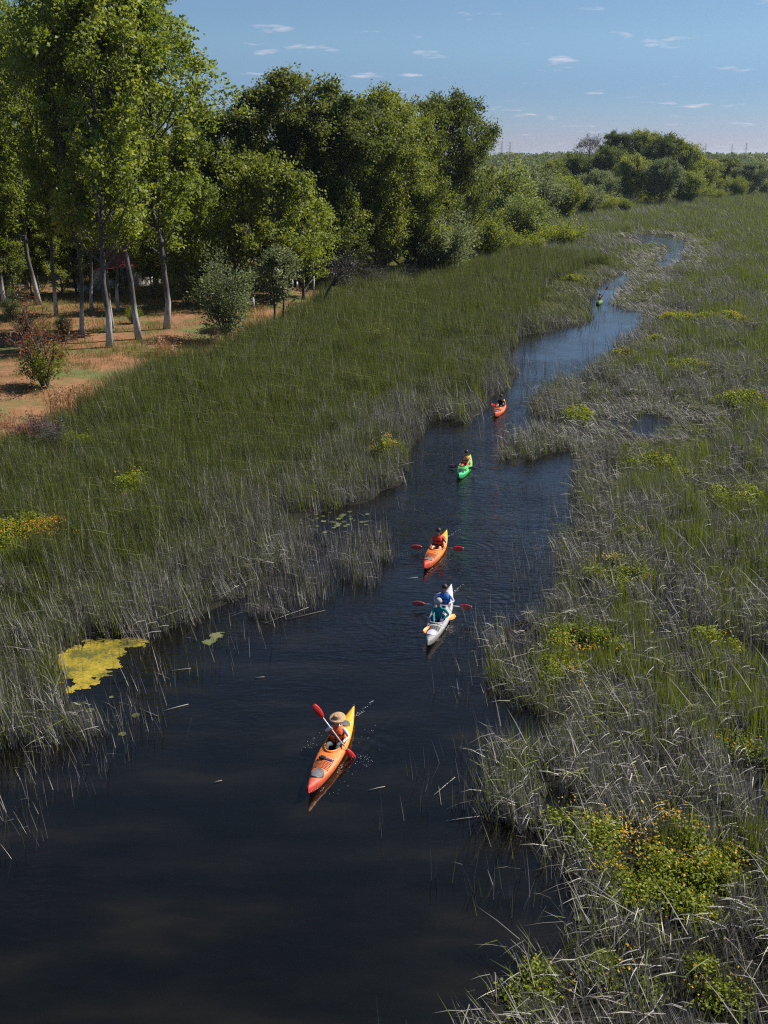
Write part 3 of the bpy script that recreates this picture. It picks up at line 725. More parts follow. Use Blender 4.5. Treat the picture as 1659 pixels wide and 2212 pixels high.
def shrub_meshes(seed, h, rad, stems=14, per=26, leaf=0.2, leafmat=None, bark=None, clump=0.42, base_gap=0.18, stem_r=0.05, spread=0.9, twig_only=False, aspect=0.4):
    """many stems fanning up from one root, leaves along their outer two thirds"""
    rg = np.random.default_rng(seed)
    gt, gc = Geo(), Geo()
    centres, dirs = [], []
    for i in range(stems):
        az = i * 2.399 + rg.normal(0, 0.3)
        rr = rad * spread * math.sqrt((i + 0.5) / stems)
        q = rr / rad
        top = h * math.sqrt(max(0.12, 1 - 0.8 * q * q)) * rg.uniform(0.78, 1.05)
        s = np.linspace(0, 1, 6)
        path = np.stack([np.cos(az) * rr * s ** 1.1, np.sin(az) * rr * s ** 1.1, top * s ** 0.85 - 0.1], 1) + np.cumsum(rg.normal(0, 0.03 * h, (6, 3)), 0) * s[:, None]
        tube(gt, path, stem_r * (1 - 0.85 * s) + 0.008, 5, cap=False)
        for j in range(9):
            f = base_gap + (1 - base_gap) * (j + rg.random()) / 9
            p = np.array([np.interp(f, s, path[:, a_]) for a_ in range(3)])
            d = unit(rg.normal(0, 1, 3) * np.array([1, 1, 0.5]) + np.array([math.cos(az) * q, math.sin(az) * q, 0.7]))
            L = h * rg.uniform(0.08, 0.22) * (1.15 - 0.5 * f)
            e = p + d * L
            tube(gt, np.array([p, e]), [0.018, 0.008], 3, cap=False)
            if twig_only:
                for k in range(3):
                    e2 = e + unit(d + rg.normal(0, 0.7, 3)) * L * 0.8
                    tube(gt, np.array([e, e2]), [0.014, 0.008], 3, cap=False)
            for f2 in (0.5, 1.0): centres.append(p + (e - p) * f2); dirs.append(d)
    centres, dirs = np.array(centres), np.array(dirs)
    cnt = np.maximum(2, (per * rg.uniform(0.4, 1.5, len(centres))).astype(int))
    idx = np.repeat(np.arange(len(centres)), cnt)
    c = centres[idx] + rg.normal(0, 1, (len(idx), 3)) * clump * 0.5 + dirs[idx] * rg.normal(0, 0.3 * clump, len(idx))[:, None]
    c[:, 2] = np.maximum(c[:, 2], 0.15)
    tv = rg.normal(0, 0.12, len(centres))
    leaves(gc, rg, c, leaf, 0.3, aspect, np.clip(0.5 + tv[idx] + rg.normal(0, 0.17, len(idx)), 0, 1), along=dirs[idx])
    return gt.mesh('stems', [bark or BARK_DARK]), gc.mesh('foliage', [leafmat or LEAF_WILLOW])

POP = [tree_meshes(100 + i, 30, 4.5, 0.19 + 0.05 * (i % 2), 52, 'poplar', 0.32, 29, 0.82, LEAF_POPLAR, BARK_WHITE, 0.22, 6, 0.7, fork=i % 2) for i in range(4)]
POPD = [tree_meshes(120 + i, 26, 5.8, 0.05, 74, 'poplar', 0.36, 36, 1.0, LEAF_DARK, BARK_DARK, 0.33, 6, 0.6, fork=1) for i in range(2)]
ROUND = [tree_meshes(140 + i, 24, 8.0, 0.03, 92, 'dome', 0.38, 40, 1.15, (LEAF_DARK, LEAF_MID, LEAF_MID)[i], BARK, 0.45, 6, 0.45, fork=3) for i in range(3)]
FAR = [tree_meshes(260 + i, 20, 10.5, 0.02, 90, 'dome', 0.62, 34, 1.9, (LEAF_DARK, LEAF_MID, LEAF_WILLOW)[i], BARK_DARK, 0.4, 5, 0.4, fork=4) for i in range(3)]
SMALL = [tree_meshes(160 + i, 10, 3.4, 0.06, 46, 'dome', 0.26, 26, 0.65, (LEAF_MID, LEAF_POPLAR)[i % 2], BARK_DARK, 0.16, 5, 0.4, fork=1) for i in range(3)]
THIN = [tree_meshes(170 + i, 8, 1.3, 0.30, 22, 'poplar', 0.20, 12, 0.5, LEAF_WILLOW, BARK_DARK, 0.09, 4, 0.5) for i in range(2)]
WILLOW = [shrub_meshes(180 + i, 6.5, 4.2, 34, 34, 0.30, (LEAF_WILLOW, LEAF_MID, LEAF_SALLOW)[i], BARK_DARK, 0.66, 0.12, 0.07) for i in range(3)]
BRIGHT = [shrub_meshes(190 + i, 3.5, 4.0, 26, 24, 0.22, LEAF_BRIGHT, BARK_DARK, 0.55, 0.1, 0.05) for i in range(2)]
OLEA = [shrub_meshes(200 + i, 6.0, 2.6, 16, 24, 0.20, LEAF_WILLOW, BARK_DARK, 0.55, 0.22, 0.06, 0.85, aspect=0.5) for i in range(2)]
TWIGGY = [shrub_meshes(210 + i, 4.0, 3.0, 26, 5, 0.14, LEAF_GREY, BARK_DARK, 0.4, 0.1, 0.035, twig_only=True) for i in range(2)]
PALE = tree_meshes(220, 14, 4.2, 0.15, 44, 'dome', 0.22, 9, 0.7, LEAF_GREY, BARK, 0.25, 6, 0.4, fork=2)
NEWT = set()
def plant(name, label, cat, pair, pos, h, design_h, wide=1.0, rz=0.0, group=None, names=('trunk', 'crown'), tilt=(0, 0), z=None):
    x, y = pos
    zz_ = float(ground_z([x], [y])[0]) if z is None else z
    s = h / design_h
    r = empty(name, (x, y, zz_), rz, (s * wide, s * wide, s))
    r.rotation_euler = (tilt[0], tilt[1], rz)
    link(names[0], pair[0], r); link(names[1], pair[1], r)
    tag(r, label, cat, group)
    return r
def tree_to(name, label, cat, pair, base, top_dy, design_h, **kw):
    """a tree standing at the ground point seen at base, its crown reaching up to the picture height top_dy"""
    P = G(*base, 0.6)
    h = height_at(P[1], top_dy) - 0.6
    return plant(name, label, cat, pair, P, h, design_h, **kw)
GP, GB, GM, GF = 'poplars with limewashed trunks', 'shrubs along the bank', 'trees of the bank wood', 'far riverside trees'
def pop(label, base, h, i, wide=1.0, rz=0.0, tilt=(0, 0)):
    return plant('poplar_tree', label, 'tree', POP[i], G(*base, 0.6), h, 30, wide, rz, GP, tilt=tilt)
pop('tall poplar with the thickest limewashed trunk, nearest to the reeds', (237, 757), 31, 0, 1.0, 0.4, (0, 0.02))
pop('tall poplar with a left-leaning white-footed trunk right of the thickest trunk', (301, 740), 30, 1, 1.08, 2.0, (0, 0.02))
pop('rightmost limewashed poplar beside the pale round bush', (360, 717), 31, 2, 1.12, 0.9, (0, 0.03))
pop('slim poplar with a white foot left of the thickest trunk', (178, 731), 29, 3, 0.85, 1.0, (0, 0.01))
pop('poplar standing close behind the thickest limewashed trunk', (243, 716), 29, 1, 0.85, 3.6)
pop('short-trunked poplar leaning left behind the slim white-footed poplar', (198, 678), 26, 2, 0.8, 3.0, (0, -0.12))
pop('poplar far behind the thickest trunk near the red-roofed house', (256, 680), 26, 0, 0.85, 4.0, (0, -0.05))
pop('shaded poplar with grey white foot deep in the left shadow', (86, 664), 30, 3, 1.05, 4.4)
pop('thin shaded poplar between the deep shadow and the slim poplar', (122, 688), 28, 1, 0.85, 5.2)
pop('poplar at the left picture edge with its white foot in shade', (11, 668), 27, 2, 1.0, 5.8)
pop('leafy poplar filling the left picture edge, its foot outside the view', (-75, 740), 19.5, 0, 1.25, 2.2)
pop('background poplar rising behind the left group', (60, 630), 30, 0, 1.1, 1.2)
pop('background poplar between the left group and the barn', (170, 622), 31, 2, 1.1, 2.9)
pop('background poplar right behind the rightmost limewashed poplar', (335, 632), 26, 1, 1.0, 0.2)
def mid(label, kind, pair, dh, base, top, wide=1.0, rz=0.0, grp=GM):
    return tree_to(kind, label, 'tree', pair, base, top, dh, wide=wide, rz=rz, group=grp)
mid('loose dark tree rising just right of the poplar group', 'broadleaf_tree', ROUND[0], 24, (490, 628), 240, 0.85, 0.5)
mid('highest dark tree in the middle of the wood, tips blown to the right', 'dark_poplar_tree', POPD[0], 26, (640, 618), 140, 1.2, 0.0)
mid('dark tree forming the right shoulder of the highest tree', 'dark_poplar_tree', POPD[1], 26, (720, 616), 180, 1.2, 1.4)
mid('yellow-green round tree right of the highest tree', 'broadleaf_tree', ROUND[1], 24, (812, 600), 208, 0.9, 2.0)
mid('green tree between the yellow-green tree and the big right-hand tree', 'broadleaf_tree', ROUND[2], 24, (880, 590), 250, 0.8, 3.0)
mid('big grey-green tree at the right end of the wood', 'broadleaf_tree', ROUND[0], 24, (965, 575), 196, 0.85, 4.0)
mid('lighter tree standing before the dark highest tree', 'young_tree', SMALL[0], 10, (590, 660), 345, 0.95, 0.3)
mid('light-leaved tree before the foot of the highest tree', 'young_tree', SMALL[1], 10, (655, 645), 410, 1.0, 1.3)
mid('bright tree before the yellow-green round tree', 'young_tree', SMALL[2], 10, (830, 600), 405, 1.0, 2.0)
mid('leafy tree right of the rightmost limewashed poplar', 'young_tree', SMALL[1], 10, (440, 668), 400, 0.9, 4.0)
mid('leafy tree hanging over the barn roof', 'young_tree', SMALL[0], 10, (515, 640), 330, 0.95, 5.0)
mid('leafy tree in the gap before the middle of the wood', 'young_tree', SMALL[2], 10, (740, 615), 400, 0.9, 0.9)
mid('darker tree between bright tree and willow bush', 'young_tree', SMALL[0], 10, (905, 592), 380, 0.9, 3.3)
mid('tree in the second row behind the loose dark tree', 'broadleaf_tree', ROUND[2], 24, (560, 590), 300, 0.8, 5.1)
mid('green tree low behind the rightmost poplar crown', 'broadleaf_tree', ROUND[1], 24, (415, 610), 330, 0.7, 1.1)
def bush(label, pair, dh, base, top, wide=1.0, rz=0.0, name='willow_bush', grp=GB):
    return tree_to(name, label, 'shrub', pair, base, top, dh, wide=wide, rz=rz, group=grp, names=('stems', 'foliage'))
bush('pale green rounded bush beside the rightmost limewashed poplar', OLEA[0], 6, (405, 672), 575, 1.15, 0.4, 'oleaster_bush')
bush('tall pale green bush standing at the edge of the reeds', OLEA[1], 6, (490, 735), 545, 0.95, 1.4, 'oleaster_bush')
for i, (bx, tp, lb) in enumerate(((592, 520, 'thin dark-stemmed young tree, left one of the pair at the reed edge'), (614, 512, 'thin dark-stemmed young tree, right one of the pair at the reed edge'))):
    tree_to('sapling', lb, 'tree', THIN[i], (bx, 708), tp, 8, rz=i * 2.0, wide=1.15)
bush('bare grey twiggy shrub just left of the willow bush', TWIGGY[0], 4, (820, 620), 565, 1.3, 0, 'bare_shrub')
bush('smaller bare grey shrub in front of the dark wood', TWIGGY[1], 4, (880, 603), 560, 1.0, 1, 'bare_shrub')
bush('grey twiggy shrub against the shadow behind the leaning tree', TWIGGY[1], 4, (745, 622), 535, 1.0, 2.2, 'bare_shrub')
bush('big willow bush at the corner where the reeds meet the wood', WILLOW[0], 6.5, (955, 590), 455, 1.1, 0.0)
bush('willow bush right of the big corner willow', WILLOW[1], 6.5, (1040, 560), 462, 1.15, 1.0)
bush('grey-green willow behind the corner willows', WILLOW[2], 6.5, (1085, 500), 346, 1.0, 2.0)
bush('tall grey-green willow in the middle of the shrub row', WILLOW[0], 6.5, (1150, 485), 352, 0.95, 3.0)
bush('grey-green willow right of the tall one in the shrub row', WILLOW[1], 6.5, (1215, 470), 372, 1.0, 4.0)
bush('small willow above the bright yellow-green shrubs', WILLOW[2], 6.5, (1130, 520), 415, 1.1, 5.0)
bush('low willow at the right end of the shrub row', WILLOW[0], 6.5, (1270, 462), 398, 1.1, 5.6)
bush('bright yellow-green shrub spreading widest over the far reeds', BRIGHT[0], 3.5, (1215, 527), 472, 1.25, 0.0, 'bright_shrub')
bush('bright yellow-green shrub left of the widest bright one', BRIGHT[1], 3.5, (1130, 545), 490, 1.0, 1.0, 'bright_shrub')
bush('small bright shrub low at the foot of the far tree group', BRIGHT[1], 3.5, (1300, 455), 412, 1.1, 2.0, 'bright_shrub')
bush('bright low shrub beside the far marsh, left of the right willows', BRIGHT[0], 3.5, (1410, 442), 405, 1.2, 3.0, 'bright_shrub')
bush('bright low shrub right of the far round willow', BRIGHT[1], 3.5, (1545, 430), 402, 1.2, 3.7, 'bright_shrub')
bush('round low green willow between the two far bright shrubs', WILLOW[1], 6.5, (1350, 458), 425, 1.0, 3.7)
# far group
tree_to('pale_tree', 'pale almost leafless tree standing up left in the far group', 'tree', PALE, (1265, 425), 284, 14, wide=0.9, group=GF)
far_list = [((1328, 428), 283, ROUND[0], 24, 0.9, 'slim dark tree right of the pale leafless tree'), ((1378, 428), 282, ROUND[2], 24, 1.0, 'highest dark round tree of the far group'),
            ((1310, 434), 322, FAR[0], 20, 0.75, 'dark green tree before the pale leafless tree'), ((1425, 430), 296, FAR[0], 20, 0.7, 'dark tree right of the highest far tree'),
            ((1465, 430), 312, FAR[1], 20, 0.75, 'olive tree sloping down at the right of the far group'), ((1360, 442), 338, FAR[1], 20, 0.8, 'broad tree before the middle of the far group'),
            ((1425, 444), 345, FAR[2], 20, 0.85, 'broad lighter tree before the right half of the far group'), ((1240, 434), 335, FAR[0], 20, 0.85, 'dark low tree left of the far group'),
            ((1190, 436), 352, FAR[1], 20, 0.8, 'low dark tree leftmost in the far row'), ((1145, 440), 372, FAR[0], 20, 0.7, 'small dark tree between wood and far row'),
            ((1510, 428), 345, FAR[1], 20, 1.0, 'low round tree right of the far group'), ((1565, 420), 342, FAR[0], 20, 1.0, 'low dark tree right of the middle of the far willows'),
            ((1618, 422), 350, FAR[2], 20, 1.1, 'low green tree near the right picture edge'), ((1668, 414), 348, FAR[1], 20, 1.1, 'far tree cut by the right picture edge'),
            ((1290, 446), 368, FAR[2], 20, 1.0, 'pale green low tree at the left foot of the far group'), ((1480, 440), 372, FAR[1], 20, 1.1, 'low bright tree at the right foot of the far group')]
for i, (bs, tp, pr, dh_, wd_, lb) in enumerate(far_list):
    tree_to('far_tree', lb + ', beyond the marsh', 'tree', pr, bs, tp, dh_, wide=wd_, rz=i * 1.1, group=GF)
tree_to('pale_tree', 'small pale bare tree showing above the low trees on the right', 'tree', PALE, (1525, 415), 328, 14, wide=1.1, rz=2.0, group=GF)
for i, (bs, tp, wd_, lb) in enumerate((((1480, 440), 385, 1.0, 'grey-green willow in the right-hand far row, left'), ((1590, 425), 378, 1.0, 'grey-green willow in the right-hand far row, middle'), ((1650, 420), 380, 1.0, 'grey-green willow in the right-hand far row, at the picture edge'))):
    bush(lb, WILLOW[i], 6.5, bs, tp, wd_, i * 2.0, grp=GF)
for i, (dx, dy, tp, wd_, lb) in enumerate(((198, 646, 500, 0.8, 'leafy young tree hiding the left part of the red-roofed house'), (330, 650, 500, 0.8, 'leafy young tree hiding the right part of the red-roofed house'), (258, 640, 585, 0.8, 'small leafy tree before the door of the red-roofed house'), (20, 662, 520, 1.0, 'leafy young tree before the open shelter at the far left'),
                                            (70, 652, 530, 0.9, 'leafy young tree right of the open shelter'), (135, 650, 500, 1.0, 'leafy young tree before the low board fence'), (165, 640, 470, 1.0, 'dark leafy tree behind the slim white-footed poplar'), (410, 640, 500, 1.0, 'leafy young tree behind the pale rounded bush'))):
    tree_to('young_tree', lb, 'tree', SMALL[(0, 2, 0, 0, 2, 0, 0, 2)[i]], (dx, dy), tp, 10, wide=wd_, rz=i * 1.7, group='young trees before the buildings')
back = [(-40, 640, 380, 0), (70, 628, 300, 2), (150, 618, 350, 0), (230, 606, 300, 2), (300, 604, 330, 0), (365, 596, 300, 2), (440, 592, 350, 0), (520, 600, 380, 2), (600, 606, 330, 0), (700, 596, 300, 2), (770, 590, 320, 0), (850, 575, 350, 2), (930, 560, 350, 0), (1010, 545, 370, 1)]
where = ['at the left picture edge', 'behind the open shelter', 'behind the low board fence', 'left of the red-roofed house', 'right behind the red-roofed house', 'left of the dark barn', 'right behind the dark barn', 'behind the tree hanging over the barn',
         'below the loose dark tree', 'below the highest tree', 'behind the bright tree before the yellow-green one', 'behind the bare grey shrubs', 'left behind the corner willow', 'right behind the corner willow']
for i, (dx, dy, tp, k_) in enumerate(back):
    tree_to('background_tree', 'dark bushy background tree ' + where[i], 'tree', ROUND[k_], (dx, dy - 12), tp, 24, wide=1.0, rz=i * 1.9, group='dark background trees of the wood')
# the leaning dark tree at the reed edge
g = Geo()
s = np.linspace(0, 1, 8)
tube(g, np.stack([1.9 * s ** 1.6, 0.3 * s, 3.6 * s ** 0.8 - 0.2], 1), 0.17 * (1 - 0.6 * s), 7)
gl = Geo(); rg = np.random.default_rng(77); cc = []
for i in range(22):
    p0 = np.array([1.9, 0.3, 3.4]) - np.array([0.9, 0.1, 1.2]) * rg.random()
    e = p0 + np.array([rg.normal(0.3, 1.0), rg.normal(0, 0.9), rg.uniform(0.3, 2.6)])
    tube(g, np.array([p0, (p0 + e) / 2 + rg.normal(0, 0.15, 3), e]), [0.05, 0.03, 0.012], 4, cap=False)
    for k in range(3):
        e2 = e + rg.normal(0, 0.55, 3); tube(g, np.array([p0 + (e - p0) * 0.7, e2]), [0.02, 0.008], 3, cap=False); cc.append(e2)
cc = np.repeat(np.array(cc), 9, axis=0); cc += rg.normal(0, 0.25, cc.shape)
leaves(gl, rg, cc, 0.15, 0.2, 0.5)
P = G(697, 668, 0.4)
r = empty('leaning_tree', (P[0], P[1], 0.3)); r.scale = (1.05, 1.05, 1.15)
link('trunk', g.mesh('leaning trunk', [BARK_DARK]), r); link('crown', gl.mesh('leaning crown', [LEAF_GREY]), r)
tag(r, 'dark leaning tree with sparse grey twigs at the reed edge', 'tree')
# dead branching tree standing bare before the willow
DEADT = tree_meshes(230, 12, 3.6, 0.3, 18, 'dome', 0.1, 1, 0.4, LEAF_GREY, BARK, 0.2, 3, 0.6, fork=3)
tree_to('dead_tree', 'bare forked dead tree rising behind the corner willow', 'tree', DEADT, (975, 560), 380, 12, wide=1.0, names=('trunk', 'crown'))
# shrub with reddish tips at the left edge, two stems
RT = shrub_meshes(240, 6.4, 2.9, 16, 6, 0.2, LEAF_RED, BARK_DARK, 0.5, 0.45, 0.07, 0.9)
RG_ = shrub_meshes(241, 4.0, 1.8, 10, 18, 0.22, LEAF_MID, BARK_DARK, 0.45, 0.35, 0.05, 0.9)
P = G(100, 850, 0.3)
r = empty('reddish_shrub', (P[0], P[1], 0.3))
link('stems', RT[0], r); link('red_foliage', RT[1], r); link('foliage', RG_[1], r)
tag(r, 'shrub with reddish young tips and dark stems on the left bank', 'shrub')
for i, (bs, h, lb) in enumerate((((30, 700), 3.0, 'low green bush in the shade at the left picture edge'), ((140, 740), 2.2, 'low leafy bush left of the slim white-footed poplar'), ((290, 705), 1.7, 'small bright sapling bush between two white trunks'), ((60, 740), 2.6, 'dark low bush behind the reddish shrub'))):
    plant('low_bush', lb, 'shrub', OLEA[i % 2] if i != 2 else BRIGHT[0], G(*bs, 0.6), h, 6 if i != 2 else 3.5, 1.0 if i != 2 else 0.5, i * 1.3, 'low bushes under the poplars', ('stems', 'foliage'))
RLOW = shrub_meshes(242, 1.6, 1.6, 14, 8, 0.16, LEAF_PINK, BARK_DARK, 0.35, 0.2, 0.03)
plant('low_red_shrub', 'low dark plant with magenta-red leaves at the left edge below the reddish shrub', 'shrub', RLOW, G(70, 935, 0.8), 1.7, 1.6, 0.95, 0.0, names=('stems', 'foliage'))
plant('bare_shrub', 'low bare grey twiggy shrub beside the straw-red grass clump', 'shrub', TWIGGY[0], G(118, 955, 0.8), 2.2, 4.0, 1.1, 0.7, names=('stems', 'foliage'))
# tall dry grass clumps with feathery tops
def dry_clump(seed, n, R, h):
    rg = np.random.default_rng(seed); gs, gp = Geo(), Geo()
    for i in range(n):
        r_, th = R * math.sqrt(rg.random()), rg.random() * 6.28
        b = np.array([r_ * math.cos(th), r_ * math.sin(th), -0.1]); hh = h * rg.uniform(0.65, 1.1)
        t = b + np.array([rg.normal(0.02, 0.14) * hh, rg.normal(0, 0.14) * hh, hh])
        blade(gs, b, t, 0.035, rg.normal(0, 0.05, 3), rg.random(), 0, rg.normal(0, 0.8))
        if i % 2 == 0:
            c = t + rg.normal(0, 0.06, (7, 3)) + np.linspace(-0.35, 0.05, 7)[:, None] * (t - b) / hh
            leaves(gp, rg, c, 0.16, 0.4, 0.45)
    return gs.mesh('dry stalks', [DRY_GRASS]), gp.mesh('dry plumes', [DRY_GRASS])
DC = [dry_clump(300, 110, 1.1, 2.3), dry_clump(301, 60, 0.8, 1.9)]
dry_spots = [((140, 905), 0, 1.0, 'tall straw-red dry grass clump in front of the reddish shrub'), ((345, 775), 1, 1.0, 'dry grass clump with feathery tops below the thickest poplar'), ((372, 790), 1, 0.9, 'dry grass clump in the reed edge right of the first feathery one'),
             ((420, 757), 1, 0.9, 'reddish dry grass clump under the rightmost limewashed poplar'), ((462, 752), 1, 0.95, 'dry feathery grass clump left of the tall pale bush'), ((510, 745), 1, 0.8, 'dry feathery grass clump right of the tall pale bush'), ((175, 885), 1, 0.8, 'small dry grass clump right of the tall straw-red one'), ((20, 930), 1, 0.7, 'low dry grass clump at the left picture edge')]
for bs, k, sc_, lb in dry_spots:
    P = G(*bs, 0.2); r = empty('dry_grass_clump', (P[0], P[1], 0.15), bs[0] * 0.7, (sc_ * (1.25 if k else 1), sc_ * (1.25 if k else 1), sc_))
    tag(link('stalks', DC[k][0], r), kind='stuff'); tag(link('plumes', DC[k][1], r), kind='stuff')
    tag(r, lb, 'grass', 'dry grass clumps on the bank')
# flowering marsh plants
def flower_patch(seed, R, h, nl, nf, leaf):
    rg = np.random.default_rng(seed); gl, gf, gs = Geo(), Geo(), Geo()
    def pts(n, zlo):
        k = max(5, int(R * 7))
        a = rg.random(k) * 6.28; rr = R * np.sqrt(rg.random(k)); cen = np.stack([rr * np.cos(a), rr * np.sin(a)], 1)
        wgt = rg.integers(0, k, n)
        p = cen[wgt] * 1.12 + rg.normal(0, 0.13 + R * 0.07, (n, 2))
        q = np.hypot(p[:, 0], p[:, 1]) / R
        z = h * np.sqrt(np.clip(1.1 - 0.5 * q * q, 0.25, 1)) * (0.6 + 0.5 * rg.random(k))[wgt] * rg.uniform(zlo, 1.0, n) * (0.75 + 0.5 * fnoise(p[:, 0] + seed, p[:, 1], 0.8, seed))
        return np.concatenate([p, z[:, None]], 1)
    leaves(gl, rg, pts(nl, 0.1), leaf, 0.8, 0.7)
    c = pts(int(nf * 0.3), 0.75); kk = rg.integers(0, max(2, int(R * 3)), len(c)); c2 = pts(max(2, int(R * 3)), 0.9)
    c3 = np.repeat(c2, max(2, int(nf * 0.7 / len(c2))), axis=0); c3[:, :2] += rg.normal(0, 0.10 + 0.09 * R, (len(c3), 2)); c3[:, 2] += rg.normal(0, 0.05, len(c3)); c = np.concatenate([c, c3]); c[:, 2] += 0.04
    for k in range(2): leaves(gf, rg, c + rg.normal(0, 0.012, c.shape), 0.055, 1.2, 0.8)
    st = pts(int(nl * 0.06), 0.9)
    for p in st: blade(gs, np.array([p[0], p[1], -0.1]), p, 0.02, 0, rg.random(), 0, rg.random() * 3)
    return gl.mesh('marsh leaves', [PLANT_LEAF]), gf.mesh('marsh flowers', [FLOWER]), gs.mesh('marsh stalks', [REED_FRESH])
FL = {}
for i, (bs, R_, h_, fl, lb) in enumerate(fl_spots):
    P = G(*bs, 0.3)
    dist = math.hypot(P[1], CAM_H)
    me3 = flower_patch(400 + i, R_, h_, int((1350 if dist < 40 else 1200) * R_ * R_ + 400), int(110 * fl * R_ * R_ + 6), 0.055 + dist * 0.0011)
    r = empty('flowering_marsh_plant', (P[0], P[1], max(0.0, float(ground_z([P[0]], [P[1]])[0]))), i * 0.8)
    tag(link('leaf_mass', me3[0], r), kind='stuff'); tag(link('blossoms', me3[1], r), kind='stuff'); tag(link('stalks', me3[2], r), kind='stuff')
    tag(r, lb, 'plant', 'flowering marsh plants')
# floating mat of yellow weed
def floating_mat(name, outline, z, seed, mats):
    P = poly(outline); rg = np.random.default_rng(seed)
    x0, y0 = P.min(0) - 1; x1, y1 = P.max(0) + 1
    st = 0.07
    X, Y = np.meshgrid(np.arange(x0, x1, st), np.arange(y0, y1, st)); nx_ = X.shape[1]
    sd_ = np.where(inside(P, X.ravel(), Y.ravel()), 1, -1) * edge_dist(P, X.ravel(), Y.ravel())
    rough = 0.25 if len(outline) < 6 else 0.6
    ok = sd_ + ((fnoise(X.ravel(), Y.ravel(), 0.8, seed) - 0.5) * 1.3 + (fnoise(X.ravel() * 0.6, Y.ravel() * 1.8, 0.3, seed + 5) - 0.52) * 1.6 + (vnoise(X.ravel(), Y.ravel(), 0.13, seed + 8) - 0.5) * 0.5) * rough > 0
    g = Geo(); ok = ok.reshape(X.shape)
    jx = X + rg.normal(0, 0.012, X.shape); jy = Y + rg.normal(0, 0.012, X.shape)
    v = np.stack([jx.ravel(), jy.ravel(), z + rg.random(X.size) * 0.006], 1)
    jj, ii = np.nonzero(ok[:-1, :-1] & ok[1:, :-1] & ok[:-1, 1:])
    b = jj * nx_ + ii
    q = np.stack([b, b + 1, b + nx_ + 1, b + nx_], 1)
    use = np.unique(q); remap = np.zeros(len(v), int); remap[use] = np.arange(len(use))
    qx, qy = X.ravel()[b], Y.ravel()[b]
    g.add(v[use], remap[q], None, np.clip(fnoise(qx, qy, 0.7, seed + 11) * 1.7 - 0.35 + rg.normal(0, 0.16, len(q)), 0, 1))
    return link(name, g.mesh(name, mats))
WEED = foliage_mat('yellow floating weed', [(0, (0.07, 0.07, 0.012)), (0.35, (0.16, 0.13, 0.012)), (0.65, (0.235, 0.18, 0.012)), (1, (0.31, 0.24, 0.03))], trans=0.0, rough=0.8, per_obj=0.0)
tag(floating_mat('floating_weed_mat', [(96, 1440), (140, 1405), (215, 1382), (290, 1380), (322, 1388), (290, 1402), (262, 1425), (240, 1450), (222, 1470), (175, 1490), (150, 1495), (120, 1462)], 0.012, 3, [WEED]),
    'bright yellow floating weed mat with reed stems poking through, left bay', 'weed mat')
tag(floating_mat('small_weed_mat', [(436, 1388), (455, 1370), (478, 1366), (482, 1380), (450, 1396)], 0.012, 5, [LILY]), 'small green floating weed strip off the left reeds', 'weed mat')
# lily pads
g = Geo(); nn_ = 14
th = np.linspace(0.25, 6.05, nn_)
v = np.concatenate([[[0.02, 0, 0.012]], np.stack([np.cos(th), np.sin(th), 0.012 + 0.02 * np.abs(np.sin(th * 1.5)) * 0.3], 1) * np.array([1, 1, 1])])
g.add(v, None, [(0, i + 1, i + 2) for i in range(nn_ - 1)])
pad_me = g.mesh('lily pad', [LILY])
rg = np.random.default_rng(66); proto_pad = None
BAY = (((690, 1112), (42, 9), 18, 'lily pad in the upper row of the reedy bay on the left bank'), ((740, 1132), (40, 8), 16, 'lily pad in the lower row of the reedy bay on the left bank'), ((640, 1142), (35, 9), 10, 'lily pad among grey stems at the back of the reedy bay'),
       ((1325, 1292), (36, 10), 14, 'lily pad in the wet gap below the wide flowering plant on the right bank'), ((1215, 1575), (22, 10), 8, 'lily pad in the dark notch of the right bank'),
       ((262, 1530), (40, 18), 4, 'lily pad among sparse stems below the yellow weed mat'), ((1270, 1985), (35, 22), 9, 'lily pad at the lower right bank by the dark inlet'))
for (cxp, cyp), (sxp, syp), n, lb in BAY:
    for i in range(n):
        P = G(rg.normal(cxp, sxp), rg.normal(cyp, syp)); s_ = rg.uniform(0.07, 0.15)
        if proto_pad is None: o = proto_pad = link('lily_pad', pad_me)
        else: o = proto_pad.copy(); COL.objects.link(o)
        o.location = (P[0], P[1], 0.006 + 0.0007 * (i % 9)); o.scale = (s_, s_, 0.5); o.rotation_euler = (0, 0, rg.random() * 6.28)
        tag(o, lb, 'lily pad', 'floating lily pads ' + lb[9:])
# far wood along the horizon
rg = np.random.default_rng(90); g = Geo()
n = 8000
fx = rg.uniform(-1300, 1300, n); fy = rg.uniform(1000, 1750, n)
keep = (fnoise(fx, fy, 220, 91) > 0.36) & (np.abs(fx) < 0.62 * fy + 60)
fx, fy = fx[keep], fy[keep]; n = len(fx)
k = 64
idx = np.repeat(np.arange(n), k); hh = (rg.uniform(7, 15, n) + 11 * fnoise(fx, fy, 160, 95))[idx]
q = rg.normal(size=(len(idx), 3)); q = unit(q) * rg.uniform(0.5, 1, len(idx))[:, None] ** 0.5
c = np.stack([fx[idx] + q[:, 0] * hh * 0.33, fy[idx] + q[:, 1] * hh * 0.33, hh * (0.55 + 0.45 * q[:, 2])], 1)
leaves(g, rg, c, 2.7, 0.3, 0.75, np.clip((rg.normal(0.5, 0.2, n))[idx] + rg.normal(0, 0.15, len(idx)), 0, 1))
tag(link('distant_forest', g.mesh('distant forest', [LEAF_DARK])), 'bluish wood along the horizon beyond the marsh', kind='stuff')
